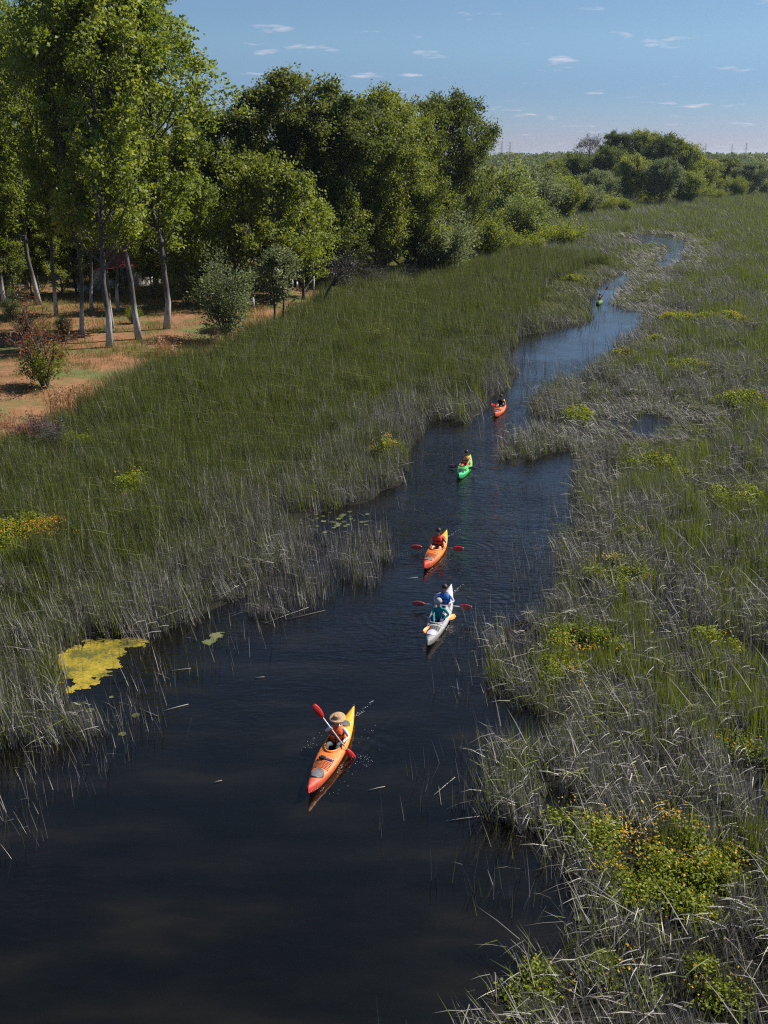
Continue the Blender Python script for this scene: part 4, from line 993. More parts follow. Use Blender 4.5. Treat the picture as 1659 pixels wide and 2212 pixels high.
# pylons on the horizon
STEEL = plain_mat('galvanised steel', (0.22, 0.23, 0.24), 0.5, 0.1, 2.0, metallic=0.3)
def pylon_meshes():
    gl, ga, gb = Geo(), Geo(), Geo()
    H_, W_ = 42.0, 4.0
    for sx_ in (-1, 1):
        for sy_ in (-1, 1):
            tube(gl, [(sx_ * W_, sy_ * W_, 0), (sx_ * 1.0, sy_ * 1.0, 28), (sx_ * 0.6, sy_ * 0.6, H_)], 0.17, 4)
    for i in range(7):
        z0, z1 = i * 6.0, i * 6.0 + 6.0
        def ww(z): return np.interp(z, [0, 28, 42], [W_, 1.0, 0.6])
        for a_ in range(4):
            c0 = [(-1, -1), (1, -1), (1, 1), (-1, 1)][a_]; c1 = [(-1, -1), (1, -1), (1, 1), (-1, 1)][(a_ + 1) % 4]
            tube(gb, [(c0[0] * ww(z0), c0[1] * ww(z0), z0), (c1[0] * ww(z1), c1[1] * ww(z1), z1)], 0.09, 3)
    for z_, l_ in ((30, 8), (36, 6.5), (41, 4)):
        tube(ga, [(-l_, 0, z_), (0, 0, z_ + 0.9), (l_, 0, z_)], 0.2, 4)
    return gl.mesh('pylon legs', [STEEL]), gb.mesh('pylon braces', [STEEL]), ga.mesh('pylon arms', [STEEL])
PY = pylon_meshes()
for i, (dx, Y_, lb) in enumerate(((1066, 1500, 'leftmost lattice pylon above the distant wood'), (1082, 1350, 'second lattice pylon from the left above the distant wood'), (1100, 1420, 'lattice pylon nearest the wood edge, third from the left'),
                                  (1520, 1600, 'lattice pylon above the right-hand trees, left'), (1577, 1750, 'lattice pylon above the right-hand trees, middle'), (1607, 1500, 'lattice pylon above the right-hand trees, rightmost'))):
    u = (dx * K - 384) / FPX
    dep = Y_ * CP + CAM_H * SP
    r = empty('lattice_pylon', (u * dep, Y_, 0.9), 0.5, (0.8, 0.8, 0.78))
    link('lattice_leg', PY[0], r); link('brace', PY[1], r); link('cross_arm', PY[2], r)
    tag(r, lb, 'pylon', 'power pylons on the horizon')

# ------------------------------------------------------------------ buildings half hidden behind the poplars
ROOF_RED = plain_mat('red roof sheet', (0.26, 0.055, 0.06), 0.6, 0.2, 3.0)
ROOF_DARK = plain_mat('dark weathered roof', (0.06, 0.058, 0.055), 0.8, 0.3, 2.0)
PLASTER = plain_mat('pale plaster', (0.45, 0.43, 0.40), 0.9, 0.1, 2.0)
WOOD = plain_mat('weathered wood', (0.13, 0.11, 0.09), 0.9, 0.3, 3.0)
PALEW = plain_mat('grey painted boards', (0.42, 0.42, 0.42), 0.8, 0.15, 3.0)
GLASS = plain_mat('dark window glass', (0.03, 0.035, 0.04), 0.1, 0.1, 1.0)
def house(name, label, cat, pos, rz, W_, D_, wall_h, roof_h, wall_m, roof_m, openings=True):
    r = empty(name, (pos[0], pos[1], float(ground_z([pos[0]], [pos[1]])[0]) - 0.05), rz)
    g = Geo()
    x, y = W_ / 2, D_ / 2
    v = [(-x, -y, 0), (x, -y, 0), (x, y, 0), (-x, y, 0), (-x, -y, wall_h), (x, -y, wall_h), (x, y, wall_h), (-x, y, wall_h), (-x, 0, wall_h + roof_h), (x, 0, wall_h + roof_h)]
    g.add(v, [(0, 1, 5, 4), (1, 2, 6, 5), (2, 3, 7, 6), (3, 0, 4, 7)], [(5, 6, 9), (7, 4, 8)])
    link('wall', g.mesh('wall', [wall_m]), r)
    for s_ in (-1, 1):
        g = Geo(); e = 0.5; dz = roof_h / y * e
        a0, a1, b0_, b1 = (-x - e, s_ * (y + e), wall_h - dz + 0.05), (x + e, s_ * (y + e), wall_h - dz + 0.05), (-x - e, 0, wall_h + roof_h + 0.05), (x + e, 0, wall_h + roof_h + 0.05)
        t = np.array([0, 0, 0.12])
        P8 = np.array([a0, a1, b1, b0_]); P8 = np.concatenate([P8, P8 + t])
        g.add(P8, [(0, 1, 2, 3), (4, 5, 6, 7), (0, 1, 5, 4), (1, 2, 6, 5), (2, 3, 7, 6), (3, 0, 4, 7)])
        n_r = int((2 * x + 2 * e) / 0.5)
        for k in range(n_r + 1):
            xx = -x - e + k * (2 * x + 2 * e) / n_r
            tube(g, [(xx, s_ * (y + e), wall_h - dz + 0.19), (xx, 0, wall_h + roof_h + 0.19)], 0.035, 4)
        link('roof', g.mesh('roof', [roof_m]), r)
    if openings:
        for k, xx in enumerate((-W_ * 0.28, W_ * 0.28)):
            g = Geo(); box(g, xx - 0.6, xx + 0.6, -y - 0.06, -y + 0.02, 1.0, 2.2); f = link('window', g.mesh('window', [PALEW]), r)
            g = Geo(); box(g, xx - 0.5, xx + 0.5, -y - 0.08, -y - 0.055, 1.1, 2.1); link('pane', g.mesh('pane', [GLASS]), f)
        g = Geo(); box(g, -0.5, 0.5, -y - 0.06, -y + 0.02, 0, 2.1); d = link('door', g.mesh('door', [WOOD]), r)
        g = Geo(); tube(g, [(0.35, -y - 0.1, 1.0), (0.35, -y - 0.1, 1.15)], 0.02, 5); link('handle', g.mesh('handle', [STEEL]), d)
    tag(r, label, cat)
    return r
house('red_roofed_house', 'small house with a red sheet roof glimpsed behind the poplar trunks', 'house', G(272, 612, 0.8), 0.35, 8, 6, 2.6, 2.4, PLASTER, ROOF_RED)
house('dark_roofed_barn', 'dark-roofed barn in the trees right of the poplar trunks', 'barn', G(378, 590, 0.8), 0.2, 9, 7, 4.2, 4.0, WOOD, ROOF_DARK)
# an open shelter at the left, a low pale wall, posts
P = G(38, 640, 0.8); r = empty('open_shelter', (P[0], P[1], 0.85), 0.2)
for sx_ in (-2.2, 2.2):
    for sy_ in (-1.5, 1.5):
        g = Geo(); box(g, sx_ - 0.08, sx_ + 0.08, sy_ - 0.08, sy_ + 0.08, 0, 3.2); link('post', g.mesh('post', [PALEW]), r)
g = Geo(); box(g, -2.8, 2.8, -2.0, 2.0, 3.2, 3.38); link('roof', g.mesh('shelter roof', [PALEW]), r)
tag(r, 'open shelter with a flat pale roof in the shade on the far left', 'shelter')
P0, P1 = np.array(G(168, 632, 0.8)), np.array(G(222, 630, 0.8))
r = empty('low_board_fence', (P0[0], P0[1], 0.85), math.atan2(*(P1 - P0)[::-1]))
Lf = float(np.linalg.norm(P1 - P0)); npan = max(4, int(Lf / 1.0)); 
g = Geo(); box(g, 0.02, 0.98 * Lf / npan, -0.03, 0.03, 0.1, 0.85); pan = g.mesh('panel', [PALEW])
for k in range(npan):
    o = link('panel', pan, r); o.location = (k * Lf / npan, 0, 0)
tag(r, 'low pale board fence behind the white-footed poplars', 'fence')
g = Geo(); tube(g, [(0, 0, -0.2), (0.03, 0, 1.9)], [0.11, 0.1], 7); post_me = g.mesh('fence post', [PALEW])
for i, (bs, h_, lb) in enumerate((((678, 630), 1.0, 'tallest pale fence post by the clearing, with a slanting brace'), ((632, 626), 0.7, 'short pale fence post left of the tallest post'), ((642, 627), 0.5, 'stump-like pale fence post between two others'), ((548, 668), 0.6, 'short grey fence post behind the pale bushes'))):
    P = G(*bs, 0.8); o = link('fence_post', post_me); o.location = (P[0], P[1], 0.85); o.scale = (1, 1, h_)
    tag(o, lb, 'post', 'fence posts at the clearing')
    if i == 0:
        g = Geo(); tube(g, [(-1.4, 0, 0), (0, 0, 1.5)], 0.07, 6); link('brace', g.mesh('brace', [PALEW]), o)

# ------------------------------------------------------------------ kayaks, paddles and people
def kayak_plastic(name, stops):
    """rotomoulded plastic whose dye blends along the hull (stops from stern to bow)"""
    m, nd, ln, p = new_mat(name)
    tcn = nd.new('ShaderNodeTexCoord'); sp = nd.new('ShaderNodeSeparateXYZ'); ln.new(tcn.outputs['Object'], sp.inputs[0])
    n = nd.new('ShaderNodeTexNoise'); n.inputs['Scale'].default_value = 3; n.inputs['Detail'].default_value = 5
    ln.new(tcn.outputs['Object'], n.inputs['Vector'])
    f = nd.new('ShaderNodeMapRange'); f.inputs[1].default_value = -2.2; f.inputs[2].default_value = 2.2
    ln.new(sp.outputs[0], f.inputs[0])
    ff = math_node(nd, ln, 'ADD', f.outputs[0], math_node(nd, ln, 'MULTIPLY', math_node(nd, ln, 'SUBTRACT', n.outputs[0], 0.5), 0.18))
    c = ramp(nd, ln, ff, stops)
    n2 = nd.new('ShaderNodeTexNoise'); n2.inputs['Scale'].default_value = 14; n2.inputs['Detail'].default_value = 8
    ln.new(tcn.outputs['Object'], n2.inputs['Vector'])
    mx = nd.new('ShaderNodeMixRGB'); mx.blend_type = 'MULTIPLY'; mx.inputs[0].default_value = 1
    ln.new(c, mx.inputs[1]); ln.new(ramp(nd, ln, n2.outputs[0], [(0.35, (0.82,) * 3), (0.65, (1,) * 3)]), mx.inputs[2])
    ln.new(mx.outputs[0], p.inputs['Base Color'])
    p.inputs['Roughness'].default_value = 0.38
    ln.new(ramp(nd, ln, n2.outputs[0], [(0.3, (0.3,) * 3), (0.7, (0.5,) * 3)]), p.inputs['Roughness'])
    return m
M_RED = kayak_plastic('orange to red kayak plastic', [(0.0, (0.72, 0.36, 0.015)), (0.30, (0.74, 0.33, 0.02)), (0.50, (0.72, 0.20, 0.03)), (0.78, (0.72, 0.15, 0.05)), (1.0, (0.66, 0.03, 0.05))])
M_GREY = kayak_plastic('grey kayak plastic', [(0.0, (0.52, 0.52, 0.54)), (0.5, (0.36, 0.36, 0.37)), (1.0, (0.27, 0.27, 0.28))])
M_GREEN = kayak_plastic('green kayak plastic', [(0.0, (0.45, 0.50, 0.02)), (0.45, (0.10, 0.48, 0.09)), (1.0, (0.02, 0.50, 0.24))])
M_ORANGE = kayak_plastic('orange kayak plastic', [(0.0, (0.70, 0.28, 0.02)), (0.5, (0.70, 0.17, 0.05)), (1.0, (0.70, 0.08, 0.05))])
M_LIME = kayak_plastic('lime kayak plastic', [(0.0, (0.16, 0.24, 0.03)), (0.8, (0.10, 0.22, 0.04)), (1.0, (0.12, 0.42, 0.06))])
BLACKP = plain_mat('black plastic', (0.02, 0.02, 0.022), 0.45, 0.2, 6)
GREYP = plain_mat('grey hatch rubber', (0.10, 0.105, 0.11), 0.6, 0.35, 9)
LILACP = plain_mat('pale lilac hatch rubber', (0.42, 0.42, 0.55), 0.5, 0.1, 6)
CORD = plain_mat('dark deck cord', (0.10, 0.05, 0.03), 0.8, 0.2, 20)
CORDB = plain_mat('black deck cord', (0.03, 0.03, 0.03), 0.8, 0.2, 20)
SHAFT = plain_mat('pale paddle shaft', (0.62, 0.64, 0.68), 0.3, 0.08, 10)
SHAFTD = plain_mat('dark paddle shaft', (0.05, 0.05, 0.06), 0.3, 0.1, 10)
BL_RED = plain_mat('red paddle blade', (0.50, 0.02, 0.02), 0.35, 0.2, 5)
BL_MAROON = plain_mat('maroon paddle blade', (0.34, 0.035, 0.028), 0.35, 0.3, 5)
BL_ORANGE = plain_mat('orange paddle blade', (0.80, 0.30, 0.07), 0.35, 0.12, 5)
BL_GREY = plain_mat('dark purple paddle blade', (0.12, 0.05, 0.09), 0.35, 0.2, 5)
def half_width(t, B):                                    # t from -1 (stern) to 1 (bow)
    return B / 2 * max(0.0, 1 - abs(t) ** 1.85) ** 1.02 + 0.012
def sheer(t): return 0.235 + 0.17 * abs(t) ** 3.2
def crown(t): return 0.10 * (1 - abs(t) ** 3) + 0.02 if t > -2 else 0
def deck_z(x, y, L, B):
    t = x / (L / 2); w_ = half_width(t, B)
    return sheer(t) + crown(t) * max(0.0, 1 - (y / w_) ** 2)
def make_kayak(name, label, bow, stern, mat, L=None, B=0.66, cockpits=((-0.12, 0.80, 0.46),), hatches=((1.22, 0.20, 0.155),), rear_hatch=(-1.05, 0.15), hatch_mat=None, cord=None, net=(0.72, 1.0)):
    Ld = float(np.linalg.norm(bow - stern)) if L is None else L
    c = (bow + stern) / 2; d = bow - stern
    if L is not None: c = bow - d / np.linalg.norm(d) * L / 2
    rz = math.atan2(d[1], d[0])
    r = empty(name, (c[0], c[1], -0.03), rz)
    L = Ld
    ns, nh = 96, 9
    g = Geo(); rows = []
    for i in range(ns):
        t = -1 + 2 * i / (ns - 1); t = math.copysign(abs(t) ** 0.92, t); x = t * L / 2
        w_ = half_width(t, B); zs = sheer(t); zk = -0.09 + 0.36 * abs(t) ** 5
        pts = []
        for k in range(nh):                               # hull: keel to sheer
            a_ = k / (nh - 1) * math.pi / 2
            pts.append((x, w_ * math.sin(a_) ** 0.75, zk + (zs - zk) * (1 - math.cos(a_) ** 0.9)))
        for k in range(1, 9):                             # deck: sheer to ridge
            y = w_ * (1 - k / 8); pts.append((x, y, zs + crown(t) * (1 - (1 - k / 8) ** 2)))
        full = pts + [(p[0], -p[1], p[2]) for p in pts[-2:0:-1]]
        rows.append(full)
    n = len(rows[0]); v = np.array(rows).reshape(-1, 3); q = []
    for i in range(ns - 1):
        for j in range(n):
            k = (j + 1) % n
            cen = (v[i * n + j] + v[i * n + k] + v[(i + 1) * n + j] + v[(i + 1) * n + k]) / 4
            hole = False
            if nh - 1 <= min(j, k if k else n) and (nh - 2) < j < n - nh + 1:
                for cx_, cl, cw in cockpits:
                    if ((cen[0] - cx_) / (cl / 2)) ** 2 + (cen[1] / (cw / 2)) ** 2 < 1: hole = True
            if not hole: q.append((i * n + j, (i + 1) * n + j, (i + 1) * n + k, i * n + k))
    g.add(v, q)
    link('hull', g.mesh('kayak hull', [mat], smooth=True), r)
    for cx_, cl, cw in cockpits:
        g = Geo(); th = np.linspace(0, 2 * math.pi, 41)[:-1]
        prof = [(0.94, -0.05), (0.96, 0.02), (1.0, 0.045), (1.07, 0.04), (1.10, 0.015), (1.09, -0.02)]
        rr = []
        for f, dz in prof:
            rr.append([(cx_ + cl / 2 * f * math.cos(a_), cw / 2 * f * math.sin(a_) * (1 - 0.10 * math.cos(a_)), deck_z(cx_ + cl / 2 * math.cos(a_), cw / 2 * math.sin(a_), L, B) + dz) for a_ in th])
        rings(g, rr, close=False)
        link('coaming', g.mesh('coaming', [mat], smooth=True), r)
        g = Geo(); x0 = cx_ - cl * 0.28
        rings(g, [[(x0 + a_ * 0.2 + 0.06, b_ * 0.19, 0.05 + 0.02 * abs(b_) + z_) for a_, b_ in ((-1, -1), (1, -1), (1, 1), (-1, 1))] for z_ in (0, 0.05)])
        rings(g, [[(x0 - 0.17 - z_ * 0.25 + a_ * 0.02, b_ * 0.17, 0.08 + z_) for a_, b_ in ((-1, -1), (1, -1), (1, 1), (-1, 1))] for z_ in (0, 0.32)])
        link('seat', g.mesh('seat', [BLACKP]), r)
    hm = hatch_mat or GREYP
    def hatch(cx_, rl, rw):
        g = Geo(); th = np.linspace(0, 2 * math.pi, 29)[:-1]
        rr = [[(cx_ + rl * f * math.cos(a_), rw * f * math.sin(a_), deck_z(cx_ + rl * f * math.cos(a_), rw * f * math.sin(a_), L, B) + dz) for a_ in th] for f, dz in ((1.0, -0.01), (1.0, 0.022), (0.9, 0.034), (0.82, 0.026), (0.3, 0.032))]
        rings(g, rr)
        h_ = link('hatch_cover', g.mesh('hatch cover', [hm], smooth=False), r)
        g = Geo(); rings(g, [[(cx_ + rl * f * math.cos(a_), rw * f * math.sin(a_), deck_z(cx_ + rl * f * math.cos(a_), rw * f * math.sin(a_), L, B) + dz) for a_ in th] for f, dz in ((1.10, -0.01), (1.09, 0.014), (1.01, 0.014))], close=False)
        link('hatch_rim', g.mesh('hatch rim', [BLACKP if hm is not LILACP else mat]), h_)
    for h_ in hatches: hatch(*h_)
    if rear_hatch: hatch(rear_hatch[0], rear_hatch[1], rear_hatch[1])
    cm = cord or CORD
    if net:
        g = Geo(); x0, x1 = net
        def dl(pa, pb, k_=7):
            P_ = [(pa[0] + (pb[0] - pa[0]) * i_ / k_, pa[1] + (pb[1] - pa[1]) * i_ / k_) for i_ in range(k_ + 1)]
            tube(g, [(px_, py_, deck_z(px_, py_, L, B) + 0.012) for px_, py_ in P_], 0.007, 4)
        w0, w1 = half_width(x0 / (L / 2), B) * 0.72, half_width(x1 / (L / 2), B) * 0.80
        dl((x0 - 0.16, -w0 * 1.05), (x0 - 0.16, w0 * 1.05))
        m_ = 6
        for i_ in range(m_):
            f = i_ / (m_ - 1); xx = x0 + (x1 - x0) * f; ww = w0 + (w1 - w0) * f
            dl((xx, -ww), (xx, ww))
            yy = -1 + 2 * f; dl((x0, yy * w0), (x1, yy * w1))
        tag(link('deck_net', g.mesh('deck net', [cm]), r), kind='stuff')
        g = Geo(); dl((x0 - 0.16, -w0 * 1.05), (x1 + 0.05, -w1)); dl((x0 - 0.16, w0 * 1.05), (x1 + 0.05, w1)); link('deck_line', g.mesh('deck line', [cm]), r)
    for sg in (-1, 1):
        g = Geo(); x = sg * (L / 2 - 0.06); z = sheer(0.97) + 0.03
        tube(g, [(x, -0.0, z), (x + sg * 0.04, 0.03, z + 0.03), (x + sg * 0.07, 0.0, z + 0.01), (x + sg * 0.04, -0.03, z + 0.03), (x, 0, z)], 0.009, 5)
        link('carry_handle', g.mesh('carry handle', [BLACKP]), r)
    g = Geo(); tube(g, [(-L / 2 + 0.02, 0, -0.02), (-L / 2 - 0.03, 0, 0.16)], 0.012, 5)
    tag(r, label, 'kayak', 'kayaks on the river')
    return r, Matrix.Translation((c[0], c[1], -0.03)) @ Matrix.Rotation(rz, 4, 'Z')

def PX(M, fx_, fy_, z):
    """the point at height z seen at (fx_, fy_) of the full-size photograph, in kayak coordinates"""
    x_, y_ = G(fx_ * 1659 / 3072, fy_ * 1659 / 3072, z)
    return tuple(M.inverted() @ Vector((x_, y_, z)))
def hold(M, seat, pa, pb, fr, za=(0.1, 2.0), zb=(0.1, 1.0), L_=2.25):
    """heights of the two paddle tips that suit the sight lines, the paddle's length and the paddler's reach"""
    best, out = 1e9, None
    for z0 in np.linspace(*za, 24):
        A_ = np.array(PX(M, *pa, z0))
        for z1 in np.linspace(*zb, 16):
            B_ = np.array(PX(M, *pb, z1)); e = 1.2 * (np.linalg.norm(A_ - B_) - L_) ** 2
            for f, sg in ((fr[0], -1), (fr[1], 1)):
                h_ = A_ + (B_ - A_) * f; d = h_ - np.array([seat - 0.03, sg * 0.185, 0.655])
                e += (np.linalg.norm(d) - 0.46) ** 2 * 4 + max(0, 0.28 - d[0]) ** 2 * 6 + max(0, 0.36 - h_[2]) ** 2 * 8
            if e < best: best, out = e, (tuple(A_), tuple(B_))
    return out
def make_paddle(label, M, a, b, blade_m, shaft_m, roll_a=0.0, roll_b=0.0, blade_l=0.48, blade_w=0.21):
    """a paddle whose tips are at a and b (kayak coordinates)"""
    a, b = np.array(a, float), np.array(b, float)
    ax = unit(b - a); L = float(np.linalg.norm(b - a)); mid_ = (a + b) / 2
    r = empty('paddle'); 
    ref = np.array([0, 0, 1.0]); s1 = unit(np.cross(ax, ref)); s2 = np.cross(s1, ax)
    R = Matrix(((ax[0], s1[0], s2[0]), (ax[1], s1[1], s2[1]), (ax[2], s1[2], s2[2]))).to_4x4()
    r.matrix_world = M @ Matrix.Translation(Vector(mid_)) @ R
    cv_ = np.array(M.inverted() @ Vector((0, 0, CAM_H))) - mid_; face = math.atan2(-(cv_ @ s1), cv_ @ s2)      # the paddle is turned with its blades' backs up
    roll_a += face; roll_b += face
    g = Geo(); tube(g, [(-L / 2 + blade_l * 0.55, 0, 0), (L / 2 - blade_l * 0.55, 0, 0)], 0.0165, 8); link('shaft', g.mesh('paddle shaft', [shaft_m], smooth=True), r)
    for sg, roll in ((-1, roll_a), (1, roll_b)):
        g = Geo(); rr = []
        for i in range(10):
            f = i / 9; x = sg * (L / 2 - blade_l * (1 - f))
            w_ = blade_w / 2 * (math.sin(math.pi * (0.10 + 0.80 * f ** 0.9)) ** 0.7) * (0.8 + 0.2 * f); th_ = 0.014 * (1 - f) + 0.005; cv = 0.035 * math.sin(f * 2.6)
            ring = []
            for k in range(8):
                an = k / 8 * 2 * math.pi; y, z = w_ * math.cos(an), th_ * math.sin(an) + cv - 0.05 * abs(math.cos(an)) ** 2 * w_ * 4 * 0.3
                ring.append((x, y * math.cos(roll) - z * math.sin(roll), y * math.sin(roll) + z * math.cos(roll)))
            rr.append(ring)
        rings(g, rr); link('blade', g.mesh('paddle blade', [blade_m], smooth=True), r)
    tag(r, label, 'paddle', 'paddles')
    return a, b

SKIN = plain_mat('skin', (0.42, 0.24, 0.17), 0.55, 0.08, 12)
HAIR_D = plain_mat('dark hair', (0.018, 0.014, 0.012), 0.6, 0.3, 40)
HAIR_G = plain_mat('grey knit hat', (0.36, 0.34, 0.33), 0.9, 0.25, 30)
STRAW = plain_mat('straw hat', (0.36, 0.24, 0.135), 0.9, 0.25, 25, 0.4)
EYE = plain_mat('eyes', (0.03, 0.02, 0.02), 0.2, 0.1, 5)
LIP = plain_mat('lips', (0.32, 0.11, 0.10), 0.5, 0.1, 5)
STRAP = plain_mat('black strap', (0.02, 0.02, 0.02), 0.8, 0.1, 5)
def cloth(name, col, var=0.18): return plain_mat(name, col, 0.9, var, 9, 0.5)
def ik(sh, hand, l1, l2, pole):
    d = hand - sh; D = float(np.linalg.norm(d)); D2 = min(D, (l1 + l2) * 0.995); dn = d / (D + 1e-9)
    a_ = (l1 * l1 - l2 * l2 + D2 * D2) / (2 * D2); h_ = math.sqrt(max(0.0, l1 * l1 - a_ * a_))
    p_ = pole - dn * (pole @ dn); p_ = p_ / (np.linalg.norm(p_) + 1e-9)
    return sh + dn * a_ + p_ * h_
def make_person(label, M, seat, pad, hands, top, trousers, vest=None, hat='hair', hair=HAIR_D, lean=-0.04, twist=0.0, sleeves='long', knees=0.40, head_turn=0.0, shoes=BLACKP, drop=0.0):
    """a seated paddler: pad = paddle tips (a on the person's right, b on the left), hands = positions of the two hands along it"""
    r = empty('person'); r.matrix_world = M @ Matrix.Translation((seat, 0, 0.0))
    a, b = np.array(pad[0]) - np.array([seat, 0, 0]), np.array(pad[1]) - np.array([seat, 0, 0])
    ax = unit(b - a)
    hr, hl = a + (b - a) * hands[0], a + (b - a) * hands[1]
    ln_ = lean
    def sp_(z): return np.array([ln_ * z / 0.55, 0, z + 0.02 - drop])
    pel, bel, che, neb, nec = sp_(0.15), sp_(0.34), sp_(0.54), sp_(0.69), sp_(0.77) + [0.01, 0, 0]
    h1, h2, h3 = sp_(0.82) + [0.035, 0, 0], sp_(0.90) + [0.03, 0, 0], sp_(0.98) + [0.012, 0, 0]
    V, E, Rr, mt = [], [], [], []                          # joints, bones, radii, material (0 skin, 1 top, 2 trousers, 3 shoes)
    def J(p, rad, m, par=None):
        V.append(np.asarray(p, float)); Rr.append(rad); mt.append(m)
        if par is not None: E.append((par, len(V) - 1))
        return len(V) - 1
    j0 = J(pel, 0.155, 2); j1 = J(bel, 0.135, 1, j0); j2 = J(che, 0.15, 1, j1); j3 = J(neb, 0.085, 1, j2); j4 = J(nec, 0.052, 0, j3)
    j5 = J(h1, 0.075, 0, j4); j6 = J(h2, 0.095, 0, j5); j7 = J(h3, 0.085, 0, j6)
    wrist = {}
    for sg, hp in ((-1, hr), (1, hl)):
        sh = sp_(0.635) + [twist * sg * -0.08, sg * 0.185, 0]
        fd = unit(hp - sh); palm = hp - fd * 0.035 + np.array([0, 0, 0.012]); wr = hp - fd * 0.10
        el = ik(sh, wr, 0.29, 0.26, np.array([-0.25, sg * 0.8, -0.65]))
        js = J(sh, 0.072, 1, j2); je = J(el, 0.047, 1 if sleeves == 'long' else 0, js); jm = J((el + wr) / 2 + 0.0, 0.043, 1 if sleeves == 'long' else 0, je); jw = J(wr, 0.030, 0 if sleeves != 'long' else 1, jm); J(palm, 0.036, 0, jw)
        wrist[sg] = (wr, hp, fd)
        hip = pel + [0.06, sg * 0.09, 0.0]; kn = np.array([0.43, sg * 0.17, knees]); an = np.array([0.80, sg * 0.11, 0.10]); to = an + [0.10, sg * 0.02, 0.12]
        jh = J(hip, 0.10, 2, j0); jt = J((hip + kn) / 2 + [0, 0, 0.01], 0.085, 2, jh); jk = J(kn, 0.063, 2, jt); jc = J((kn + an) / 2 + [0.0, 0, -0.02], 0.06, 2, jk); ja = J(an, 0.042, 3, jc); J(to, 0.04, 3, ja)
    me = bpy.data.meshes.new('body cage'); me.from_pydata([tuple(p) for p in V], E, [])
    o = bpy.data.objects.new('body cage', me); COL.objects.link(o)
    sk = o.modifiers.new('skin', 'SKIN'); sk.use_smooth_shade = True; sk.branch_smoothing = 0.6
    for i, sv in enumerate(me.skin_vertices[0].data): sv.radius = (Rr[i], Rr[i] * (1.12 if i in (0, 1) else 1.15 if i == 2 else 1)); sv.use_root = (i == 0)
    ss = o.modifiers.new('sub', 'SUBSURF'); ss.levels = 2; ss.render_levels = 2
    dg = bpy.context.evaluated_depsgraph_get(); ev = o.evaluated_get(dg)
    bm_ = bpy.data.meshes.new_from_object(ev)
    bpy.data.objects.remove(o)
    bm_.name = 'person body'
    bm_.materials.clear()
    for m in (SKIN, top, trousers, shoes): bm_.materials.append(m)
    nv = len(bm_.vertices); co = np.zeros(nv * 3); bm_.vertices.foreach_get('co', co); co = co.reshape(-1, 3)
    # a face: nose, brow and chin pushed out of the head
    hx = co - (h2 + np.array([0, 0, -0.005]))
    hd = (np.linalg.norm(hx, axis=1) < 0.16) & (hx[:, 0] > 0.02)
    co[:, 0] += np.where(hd, 0.030 * np.exp(-((hx[:, 1] / 0.016) ** 2 + ((hx[:, 2] + 0.025) / 0.026) ** 2)) + 0.010 * np.exp(-((hx[:, 1] / 0.03) ** 2 + ((hx[:, 2] + 0.085) / 0.02) ** 2)), 0)
    bm_.vertices.foreach_set('co', co.ravel())
    # clothes and skin by the nearest bone
    Va = np.array(V); pc = np.array([p.center[:] for p in bm_.polygons])
    best = np.full(len(pc), 1e9); mi = np.zeros(len(pc), int)
    for (i, j) in E:
        A_, B_ = Va[i], Va[j]; ab = B_ - A_; t = np.clip(((pc - A_) @ ab) / (ab @ ab), 0, 1)
        dd = np.linalg.norm(pc - (A_ + t[:, None] * ab), axis=1) - (Rr[i] + (Rr[j] - Rr[i]) * t)
        mm = np.where(t > 0.5, mt[j], mt[i])
        if mt[i] == 2 and mt[j] == 3: mm = np.where(t > 0.85, 3, 2)
        up_ = dd < best; best[up_] = dd[up_]; mi[up_] = mm[up_]
    bm_.polygons.foreach_set('material_index', mi.astype(np.int32))
    # fingers curled round the shaft, joined to the body mesh
    g = Geo()
    for sg in (-1, 1):
        wr, hp, fd = wrist[sg]
        n0 = unit(fd - ax * (fd @ ax)); n1 = np.cross(ax, n0)
        curl = -1 if n1[2] > 0 else 1
        for k in range(4):
            off = ax * (k - 1.5) * 0.021
            rad_ = 0.027; ln2 = (2.9, 3.4, 3.2, 2.6)[k]
            an = np.linspace(0, ln2, 6)
            P_ = [hp + off - n0 * rad_ * math.cos(q_) * 1.0 + n1 * curl * -rad_ * math.sin(q_) for q_ in an]
            P_ = [wr + fd * 0.045 + off * 0.9] + P_
            tube(g, P_, [0.011, 0.0105, 0.010, 0.0095, 0.009, 0.0085, 0.007], 6)
        P_ = [wr + fd * 0.03 + ax * sg * -0.02, hp - n0 * 0.03 + ax * sg * -0.045, hp + n1 * curl * 0.03 + ax * sg * -0.035, hp + n0 * 0.022 + n1 * curl * 0.016 + ax * sg * -0.02]
        tube(g, P_, [0.013, 0.012, 0.0105, 0.008], 6)
    fm = g.mesh('fingers', [SKIN], smooth=True)
    b_ = bmesh.new(); b_.from_mesh(bm_); b_.from_mesh(fm); b_.to_mesh(bm_); b_.free(); bpy.data.meshes.remove(fm)
    link('body', bm_, r)
    hc = h2 + np.array([0.0, 0, 0.0])
    for sg in (-1, 1):
        g = Geo(); sphere(g, hc + [0.083, sg * 0.032, 0.008], (0.012, 0.016, 0.010), 8, 5); link('eye', g.mesh('eye', [EYE]), r)
        g = Geo(); sphere(g, hc + [0.0, sg * 0.096, -0.01], (0.022, 0.012, 0.034), 8, 6); link('ear', g.mesh('ear', [SKIN]), r)
    g = Geo(); sphere(g, hc + [0.080, 0, -0.062], (0.012, 0.026, 0.008), 8, 5); link('mouth', g.mesh('mouth', [LIP]), r)
